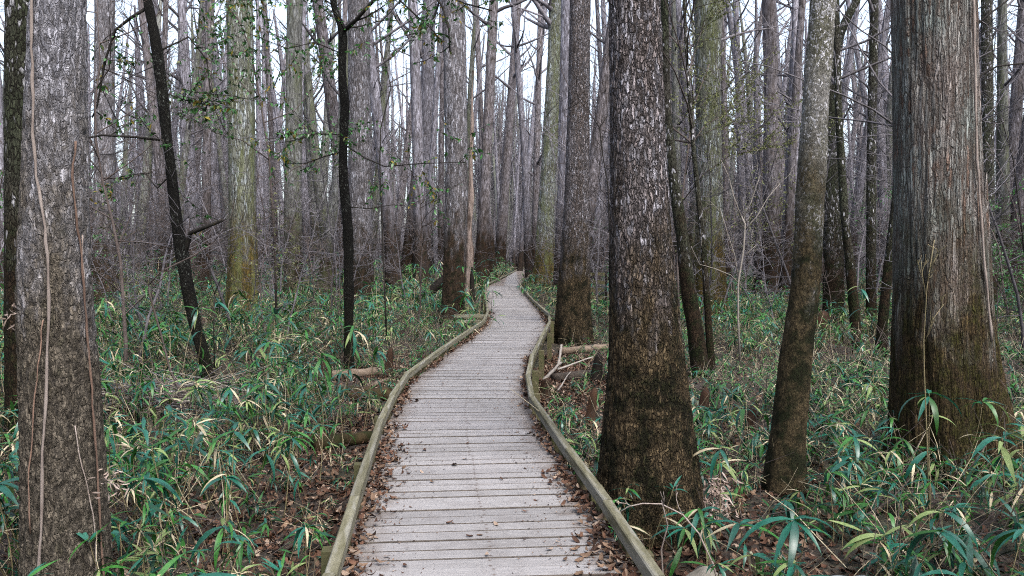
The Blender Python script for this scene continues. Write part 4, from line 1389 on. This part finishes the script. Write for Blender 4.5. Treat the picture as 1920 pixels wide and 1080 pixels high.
def evergreen(label, px, Y, H, n, leaf, seed):
    x, _, _ = at(px, 500, Y)
    rng = random.Random(seed)
    t = thing('evergreen_shrub', label, 'shrub', (x, Y, gh(x, Y)))
    me, _l = None, None
    mb = MB(); paths = []
    for k_ in range(4):
        pts = wander((rng.uniform(-.2, .2), rng.uniform(-.2, .2), -.05), (rng.uniform(-.35, .35), rng.uniform(-.35, .35), 1), H * rng.uniform(.7, 1.1), 8, .18, rng, .05)
        mb.tube(pts, [.03 - .003 * i for i in range(9)], 5)
        for i in range(n):
            j_ = rng.randrange(2, 8); a = rng.uniform(0, 6.28)
            grow(mb, pts[j_], (math.cos(a), math.sin(a), rng.uniform(-.1, .8)), H * rng.uniform(.15, .35), .01, 1, rng, 4, 3, .3, 4, .02, .004, paths)
    obj('stem', mb.mesh('stem', [M['twig_brown']]), t)
    obj('foliage', leaf_mb(paths, 4, .12, .055, rng, 1).mesh('foliage', [M[leaf]], False), t)
evergreen('rounded dark green evergreen shrub at the right edge past the broad cypress', 1905, 22, 5.2, 7, 'leaf_small', 501)
evergreen('lower green evergreen shrub just right of the broad cypress flank', 1868, 30, 4.2, 6, 'leaf_small', 502)
evergreen('lime evergreen shrub far behind the slender mottled trunk', 1475, 34, 7, 6, 'leaf_lime', 503)
evergreen('dark evergreen shrub at the left edge behind the mossy trunk', 8, 19, 6, 6, 'leaf_small', 504)
evergreen('tall lime tinged shrub right of the two-toned trunk', 1385, 30, 8.5, 6, 'leaf_lime', 505)
evergreen('green shrub behind the ivy-tinged trunk', 1655, 33, 7.5, 5, 'leaf_small', 506)

# ------------------------------------------------------------------ cane
LEAFM = []
for (L0, W0, dr, tw) in ((.22, .034, .9, .2), (.26, .040, 1.3, -.3), (.19, .030, .5, .1), (.28, .042, 1.7, .3), (.16, .026, 1.1, -.2)):
    for mt in ('cane_teal', 'cane_teal', 'cane_green', 'cane_straw', 'cane_yellow'):
        mb = MB(); mb.blade(Matrix.Identity(4), L0, W0 * (.6 if mt == 'cane_straw' else .85), dr, 6, .25, 0, tw, .35)
        LEAFM.append(mb.mesh('leaf', [M[mt]]))
def pick_leaf(rng, pale):
    s = rng.randrange(5)
    u = rng.random()
    if u < pale * .45: m_ = 3
    elif u < pale: m_ = 4
    elif u < pale + (1 - pale) * .3: m_ = 2
    else: m_ = rng.choice((0, 1))
    return LEAFM[s * 5 + m_]

def cane_layout(rng, H, nl, fan=False):
    """culm path and leaf frames"""
    pts = wander((0, 0, -.03), (rng.uniform(-.3, .3), rng.uniform(-.3, .3), 1), H, 6, .10, rng, .0)
    fr = []
    a0 = rng.uniform(0, 6.28)
    for i in range(nl):
        if fan and i < nl - 2:
            q = pts[-1] - (pts[-1] - pts[-2]) * rng.uniform(0, .25)
            yaw = a0 + (i / (nl - 2) - .5) * 5.0 + rng.uniform(-.15, .15)
            pit = rng.uniform(-.45, .15)
            fr.append((q, Euler((rng.uniform(-.3, .3), pit, yaw)), rng.uniform(.75, 1.15)))
            continue
        if i < nl * .65:   # fan at the tip
            q = pts[-1] - (pts[-1] - pts[-2]) * rng.uniform(0, .35)
            yaw = a0 + rng.uniform(-2.3, 2.3)
            pit = rng.uniform(-.9, .35)
        else:
            t = rng.uniform(.35, .9)
            j = min(5, int(t * 6)); q = pts[j].lerp(pts[j + 1], rng.random())
            yaw = rng.uniform(0, 6.28); pit = rng.uniform(-.6, .5)
        fr.append((q, Euler((rng.uniform(-.4, .4), pit, yaw)), rng.uniform(.6, 1.15)))
    return pts, fr

def cane_plant(x, y_, label, group, H, nl, rng, pale=.2, ls=1.0, fan=False):
    t = thing('cane_plant', label, 'cane', (x, y_, gh(x, y_)), 0, group)
    pts, fr = cane_layout(rng, H, nl, fan)
    mb = MB(); mb.tube(pts, [.005, .005, .0045, .004, .0035, .003, .002], 5)
    obj('stem', mb.mesh('stem', [M['cane_stem']]), t)
    for (q, e, s) in fr:
        obj('leaf', pick_leaf(rng, pale), t, q, e, (s * ls,) * 3)
    return t

# hero canes, read off the picture
HERO = [
 (1500, 1120, .62, 11, .05, 1.25, 'large teal cane fan drooping at the lower right, nearest the viewer'),
 (1690, 1130, .60, 10, .1, 1.15, 'teal cane fan at the bottom edge, next right of the largest fan'),
 (1740, 960, 1.05, 12, .2, 1.1, 'tall cane crossing the foot of the broad cypress'),
 (1805, 930, .95, 9, .1, 1.0, 'cane with drooping fan before the right foot of the broad cypress'),
 (1620, 930, .62, 10, .1, 1.05, 'cane fan just left of the broad cypress foot'),
 (1350, 1000, .75, 9, .2, 1.2, 'cane spreading long leaves against the right side of the massive trunk'),
 (1420, 1080, .42, 9, .25, 1.1, 'low cane beside the shredded pale wood clump'),
 (1150, 1150, .32, 8, .05, 1.2, 'low dark cane arching over the right kerb at the bottom edge'),
 (1560, 1010, .60, 9, .1, 1.15, 'teal cane fan at the lower right foot of the slender mottled trunk'),
 (1880, 1140, .55, 9, .05, 1.2, 'teal cane fan in the bottom right corner of the picture'),
 (1690, 860, .60, 9, .1, 1.0, 'cane fan against the shaded left flank of the broad cypress'),
 (1400, 850, .55, 8, .2, 1.1, 'cane fan between the massive trunk and the slender mottled trunk'),
 (690, 985, .30, 7, .1, .8, 'small cane tuft poking out under the left kerb'),
 (580, 1100, .45, 9, .1, .95, 'cane fan in shade beside the left kerb at the bottom'),
 (430, 1120, .50, 9, .15, 1.05, 'cane fan at the bottom edge between vine-clad trunk and kerb'),
 (30, 1120, .80, 10, .05, 1.1, 'teal cane fan left of the vine-clad trunk at the bottom corner'),
 (320, 1080, .75, 9, .2, 1.15, 'upright broad-leaved cane right of the vine-clad trunk'),
 (530, 960, .70, 14, .05, .95, 'bushy teal cane clump leaning toward the left kerb'),
 (470, 700, 1.5, 9, .1, 1.5, 'tall cane with big leaves before the golden-footed mossy trunk'),
 (1640, 760, 1.75, 6, .1, 1.35, 'tall lone cane tip with three leaves left of the broad cypress'),
 (1890, 1000, .8, 12, .3, 1.1, 'pale-tipped cane at the right edge below the cypress'),
]
rng = random.Random(99)
for (px, py, H, nl, pale, ls, lab) in HERO:
    x, y_, _ = onz(px, py)
    cane_plant(x, y_, lab, None, H, nl, rng, pale, ls * 1.15, True)

OPEN = [(onz(392, 715)[0], 13.3, 3.2), (onz(660, 695)[0], 14.6, 4.0), (onz(610, 700)[0], 14.4, 2.8), (onz(700, 700)[0], 14.4, 4.0), (onz(848, 605)[0], 24.2, 6.0), (onz(1077, 640)[0], 19.6, 6.5), (onz(1314, 700)[0], 14.2, 3.0), (onz(457, 590)[0], 24, 5.0)]
def cane_ok(x, y_, soft=True):
    if not off_path(x, y_, .22): return False
    if y_ < 4.9 and .95 < x < 2.3 and y_ < 3.75 + (x - 1) * .2: return False
    for (tx, ty, fl) in OPEN:
        if ty - fl < y_ < ty + .2 and abs(x - tx * y_ / ty) < .45: return False
    for (tx, ty, tr) in TREES_XY[:24]:
        if (x - tx) ** 2 + (y_ - ty) ** 2 < (tr + .04) ** 2: return False
    nz_ = n1(x * .55, y_ * .55, 0, 21) + .5 * n1(x * 1.7, y_ * 1.7, 0, 22)
    th = -.22
    if x < 0:
        edge = xat(LW, y_) - x
        if y_ < 13 and edge < .9: th = .15 + (.9 - edge) * .7
        if y_ < 4.6: th = max(th, -.1)
    else:
        edge = x - xat(RW, y_)
        if y_ < 24 and edge < 1.9: th = .55 if y_ > 6.5 else .15
        elif y_ > 12: th = -.12
        else: th = -.15
    return nz_ > th

# zones for the labels
def zone(x, y_):
    px = proj(x, y_, .4)[0]
    if x < 0:
        if px < 50: return 'left of the vine-clad trunk'
        if px < 400: return 'between vine-clad trunk and black leaning tree'
        return 'between black leaning tree and left kerb'
    if px < 1200: return 'between right kerb and massive trunk'
    if px < 1440: return 'between massive and slender mottled trunks'
    if px < 1700: return 'between slender mottled trunk and broad cypress'
    return 'around the broad cypress foot'
cnt = 0; tries = 0
while cnt < 280 and tries < 20000:
    tries += 1
    y_ = 3.4 + 6.6 * rng.random() ** .8
    x = rng.uniform(-.70, .70) * y_
    p_ = proj(x, y_, .4)
    if p_ is None or p_[1] > 1230 or not cane_ok(x, y_): continue
    H = rng.uniform(.35, .9) if x < 0 else rng.uniform(.22, .62)
    if y_ < 4.6: H *= .7
    zn = zone(x, y_)
    sz = 'tall' if H > .6 else ('middling' if H > .42 else 'low')
    rw = ', front row' if y_ < 5.6 else (', middle rows' if y_ < 7.6 else ', back rows')
    if rng.random() < .22:
        lab, gp, pale = '%s withering straw cane %s%s' % (sz, zn, rw), '%s withering canes %s%s' % (sz, zn, rw), .75
    else:
        lab, gp, pale = '%s teal green cane %s%s' % (sz, zn, rw), '%s green canes %s%s' % (sz, zn, rw), .12
    cane_plant(x, y_, lab, gp, H, rng.randint(7, 12), rng, pale, rng.uniform(.8, 1.2), rng.random() < .45)
    cnt += 1

# cane masses, one mesh per kind of plant
def cane_mesh(seed, pale, H, nl, dead=0, ns=3):
    rng = random.Random(seed)
    mb = MB()
    for s_ in range(ns):
        ox, oy = rng.uniform(-.14, .14), rng.uniform(-.14, .14)
        h = H * rng.uniform(.6, 1.1)
        pts, fr = cane_layout(rng, h, nl)
        pts = [p_ + Vector((ox, oy, 0)) for p_ in pts]
        mb.tube(pts, [.004] * 6 + [.002], 3, 4 if rng.random() > .4 else 2, cap=False)
        for (q, e, s) in fr:
            Mx = Matrix.Translation(q + Vector((ox, oy, 0))) @ e.to_matrix().to_4x4()
            u = rng.random()
            mi = (2 if rng.random() < .55 else 3) if u < pale * .7 else (1 if rng.random() < .5 else (0 if rng.random() < .6 else 5))
            mb.blade(Mx, .23 * s, (.018 if mi == 2 else .030) * s, rng.uniform(.3, 1.8), 4, 0, mi, rng.uniform(-.5, .5), .35)
    for i in range(dead * 2):
        a = rng.uniform(0, 6.28)
        mb.tube(wander((rng.uniform(-.2, .2), rng.uniform(-.2, .2), rng.uniform(0, .25)), (math.cos(a), math.sin(a), rng.uniform(-.1, 1.2)), rng.uniform(.3, .9), 3, .25, rng), [.0045, .004, .003, .002], 3, 2 if rng.random() < .3 else 6, cap=False)
    return mb.mesh('cane', [M['cane_teal'], M['cane_green'], M['cane_straw'], M['cane_yellow'], M['cane_stem'], M['cane_dark'], M['twig_brown']], True)
CM = [cane_mesh(300 + i, [.2, .35, .5, .25, .4, .8][i % 6], [.55, .8, .6, 1.05, .75, .5][i % 6], 10, 3) for i in range(12)]
CL = [cane_mesh(330 + i, [.15, .3, .5][i % 3], .35, 9, 2) for i in range(5)]   # low, for the right side
pts, idx, scl = [], [], []
def add_cane(n, y0, y1, s0, s1):
    c = 0; t = 0
    while c < n and t < n * 10:
        t += 1
        y_ = math.sqrt(rng.uniform(y0 * y0, y1 * y1))
        x = rng.uniform(-1, 1) * (.76 * y_ + 3.5)
        if not cane_ok(x, y_): continue
        c += 1
        pts.append((x, y_))
        low = x > 0 and y_ < 16
        idx.append(12 + rng.randrange(5) if low else rng.randrange(12))
        scl.append(rng.uniform(s0, s1) * (1 if y_ > 4.8 else .75) * (1.0 + (.35 if rng.random() < .25 and y_ > 9 and x < 0 else 0)))
add_cane(1150, 3.2, 12, .5, 1.2)
add_cane(3200, 12, 30, .55, 1.4)
add_cane(6500, 30, 85, 1.0, 1.9)
c_ = 0; t_ = 0
while c_ < 1100 and t_ < 20000:
    t_ += 1
    y_ = math.sqrt(rng.uniform(3.4 ** 2, 24 ** 2)); x = rng.uniform(-.74, .74) * y_
    if cane_ok(x, y_) or not off_path(x, y_, .3): continue
    if x > 0 and x - xat(RW, y_) < 1.2 and rng.random() < .6: continue
    c_ += 1
    pts.append((x, y_)); idx.append(12 + rng.randrange(5)); scl.append(rng.uniform(.3, .75))
P = np.array(pts); n = len(P)
P = np.column_stack([P, gz(P[:, 0], P[:, 1])])
scatter('cane_undergrowth', P, np.column_stack([nrg.uniform(-.15, .15, n), nrg.uniform(-.15, .15, n), nrg.uniform(0, 6.28, n)]), scl, idx, CM + CL, 'dense green and straw cane undergrowth covering the forest floor')

# ------------------------------------------------------------------ leaf litter
def dead_leaf(seed, mat, lobed=False):
    rng = random.Random(seed)
    mb = MB()
    Lf, Wf = .075, .036
    nx_, ny_ = 4, 3
    curl = rng.uniform(.2, 1.4); cup = rng.uniform(-.6, .9)
    base = len(mb.v)
    for i in range(nx_ + 1):
        t = i / nx_
        w = Wf * (math.sin(PI * (t * .92 + .05)) ** .7) * (1 + (.35 * rng.uniform(-1, 1) if lobed else .1 * rng.uniform(-1, 1)))
        for j in range(ny_):
            s = (j / (ny_ - 1)) * 2 - 1
            x = (t - .5) * Lf
            mb.v.append((x, s * w * .5, .012 * curl * (2 * t - 1) ** 2 * 1.6 + cup * .012 * s * s + rng.uniform(-.003, .003)))
    for i in range(nx_):
        for j in range(ny_ - 1):
            a = i * ny_ + j
            mb.f.append((a, a + 1, a + 1 + ny_, a + ny_)); mb.m.append(0)
    return mb.mesh('dead_leaf', [M[mat]])
DL = [dead_leaf(400 + i, ['litter_a', 'litter_b', 'litter_d', 'litter_c', 'litter_b', 'litter_a', 'litter_d', 'litter_a'][i % 8], i % 2 == 0) for i in range(16)]
# on the ground
pts = []
while len(pts) < 36000:
    u = rng.random()
    if u < .62:
        y_ = 3.2 + 14 * rng.random() ** 1.1
        side = rng.random()
        e = abs(rng.gauss(0, 1.3))
        x = xat(LW, y_) + .05 - e if side < .42 else xat(RW, y_) - .05 + e
        if side >= .42 and rng.random() < .5: y_ += 0
    else:
        y_ = 3.2 + 24 * rng.random()
        x = rng.uniform(-.7, .7) * y_
    pts.append((x, y_))
P = np.array(pts); n = len(P)
P = np.column_stack([P, gz(P[:, 0], P[:, 1]) + nrg.uniform(.003, .05, n)])
scatter('leaf_litter', P, np.column_stack([nrg.uniform(-.7, .7, n), nrg.uniform(-.7, .7, n), nrg.uniform(0, 6.28, n)]), nrg.uniform(.4, 1.15, n), nrg.integers(0, 16, n), DL, 'brown fallen leaves covering the ground beside the boardwalk')
# drifts along the kerbs, on the deck
pts, z_ = [], []
while len(pts) < 3600:
    y_ = 3.2 + 20 * rng.random() ** 1.5
    left = rng.random() < .5
    clump = .45 + .55 * n1(0 if left else 9, y_ * 1.1, 0, 31) + .35 * n1(0 if left else 9, y_ * 3.7, 0, 32)
    if rng.random() > clump + .25: continue
    wdt = .035 + .085 * max(0, clump)
    if y_ > 9: wdt *= .6
    e = abs(rng.gauss(0, wdt)) + .01
    x = xat(LW, y_) + .02 + e if left else xat(RW, y_) - .02 - e
    if xat(RW, y_) - xat(LW, y_) < e + .1: continue
    pts.append((x, y_)); z_.append(DZ + .006 + rng.random() * max(0., .06 - e * .25))
P = np.column_stack([np.array(pts), z_]); n = len(P)
scatter('leaf_drift', P, np.column_stack([nrg.uniform(-.55, .55, n), nrg.uniform(-.55, .55, n), nrg.uniform(0, 6.28, n)]), nrg.uniform(.35, .9, n), nrg.integers(0, 16, n), DL, 'reddish brown dead leaves drifted along both kerbs of the boardwalk')
# fine leaf crumbs
pts, z_ = [], []
while len(pts) < 3500:
    y_ = 3.2 + 22 * rng.random() ** 1.5
    left = rng.random() < .5
    e = abs(rng.gauss(0, .22)) + .02
    x = xat(LW, y_) + .02 + e if left else xat(RW, y_) - .02 - e
    pts.append((x, y_)); z_.append(DZ + .006)
P = np.column_stack([np.array(pts), z_]); n = len(P)
scatter('leaf_crumbs', P, np.column_stack([nrg.uniform(-.2, .2, n), nrg.uniform(-.2, .2, n), nrg.uniform(0, 6.28, n)]), nrg.uniform(.10, .3, n), nrg.integers(0, 16, n), DL, 'crumbs of broken dead leaves on the plank ends')
# single leaves on the planks, read off the picture
SL = [(852, 873, 6, 'dark'), (796, 845, 4, 'dark'), (737, 962, 3, 'tan'), (705, 1010, 3, 'pale'), (843, 982, 3, 'tan'), (930, 985, 4, 'pale'), (880, 1008, 3, 'tan'), (900, 1005, 3, 'tan'), (985, 960, 3, 'dark'), (726, 1045, 3, 'tan'),
      (913, 1042, 3, 'pale'), (789, 831, 3, 'dark'), (876, 832, 3, 'dark'), (1030, 1032, 4, 'pale'), (770, 858, 3, 'tan'), (872, 862, 4, 'pale'), (897, 702, 4, 'tan'), (900, 712, 3, 'dark'), (952, 710, 3, 'dark'), (830, 720, 4, 'dark'),
      (845, 752, 3, 'tan'), (962, 752, 4, 'pale'), (917, 632, 4, 'dark'), (970, 812, 4, 'pale'), (985, 880, 3, 'tan'), (1005, 940, 3, 'dark'), (940, 900, 3, 'tan'), (810, 905, 3, 'tan'), (760, 1062, 3, 'dark'), (1060, 1050, 3, 'tan'), (880, 795, 3, 'dark'), (935, 660, 3, 'tan')]
DLK = {'dark': [DL[6], DL[0]], 'tan': [DL[1], DL[4], DL[5]], 'pale': [DL[3], DL[11]]}
for (px, py, s, kc) in SL:
    x, y_, _ = onz(px, py, DZ)
    near = 'nearest' if py > 900 else ('middle' if py > 740 else 'farther')
    word = {'dark': 'dark brown', 'tan': 'reddish tan', 'pale': 'pale buff'}[kc]
    tag(obj('fallen_leaf', rng.choice(DLK[kc]), None, (x, y_, DZ + .008), (rng.uniform(-.2, .2), rng.uniform(-.2, .2), rng.uniform(0, 6.28)), (s * .15 + .12,) * 3),
        'single %s leaf lying on the %s planks of the boardwalk' % (word, near), 'leaf', '%s leaves on the %s planks' % (word, near))

# pale dead stalks in front of the massive trunk
bare_px('tan dead stalk standing by the right kerb before the massive trunk', 4.6,
    [([(1236, 1150), (1243, 1080), (1240, 1030), (1252, 985), (1247, 965), (1240, 938)], .006, .003)], 'vine_pale', cat='dead stalk', name='dead_stalk', seed=71, kids=1, klen=.1)
bare_px('long arched tan stalk sweeping over the foot of the massive trunk', 4.7,
    [([(1350, 1110), (1338, 1060), (1310, 1000), (1280, 965), (1240, 945), (1205, 944), (1178, 950), (1160, 962)], .006, .003),
     ([(1278, 962), (1272, 950), (1268, 935)], .004, .002)], 'vine_pale', cat='dead stalk', name='dead_stalk', seed=72, kids=1, klen=.1)
bare_px('straight tall yellow stalk rising in front of the broad cypress', 6.3,
    [([(1742, 960), (1738, 820), (1733, 700), (1732, 640), (1738, 540), (1752, 450)], .006, .003),
     ([(1735, 640), (1748, 600), (1770, 570)], .003, .002), ([(1737, 560), (1730, 520), (1727, 490)], .003, .002)], 'cane_stem', cat='dead stalk', name='dead_stalk', seed=73, kids=2, klen=.2)
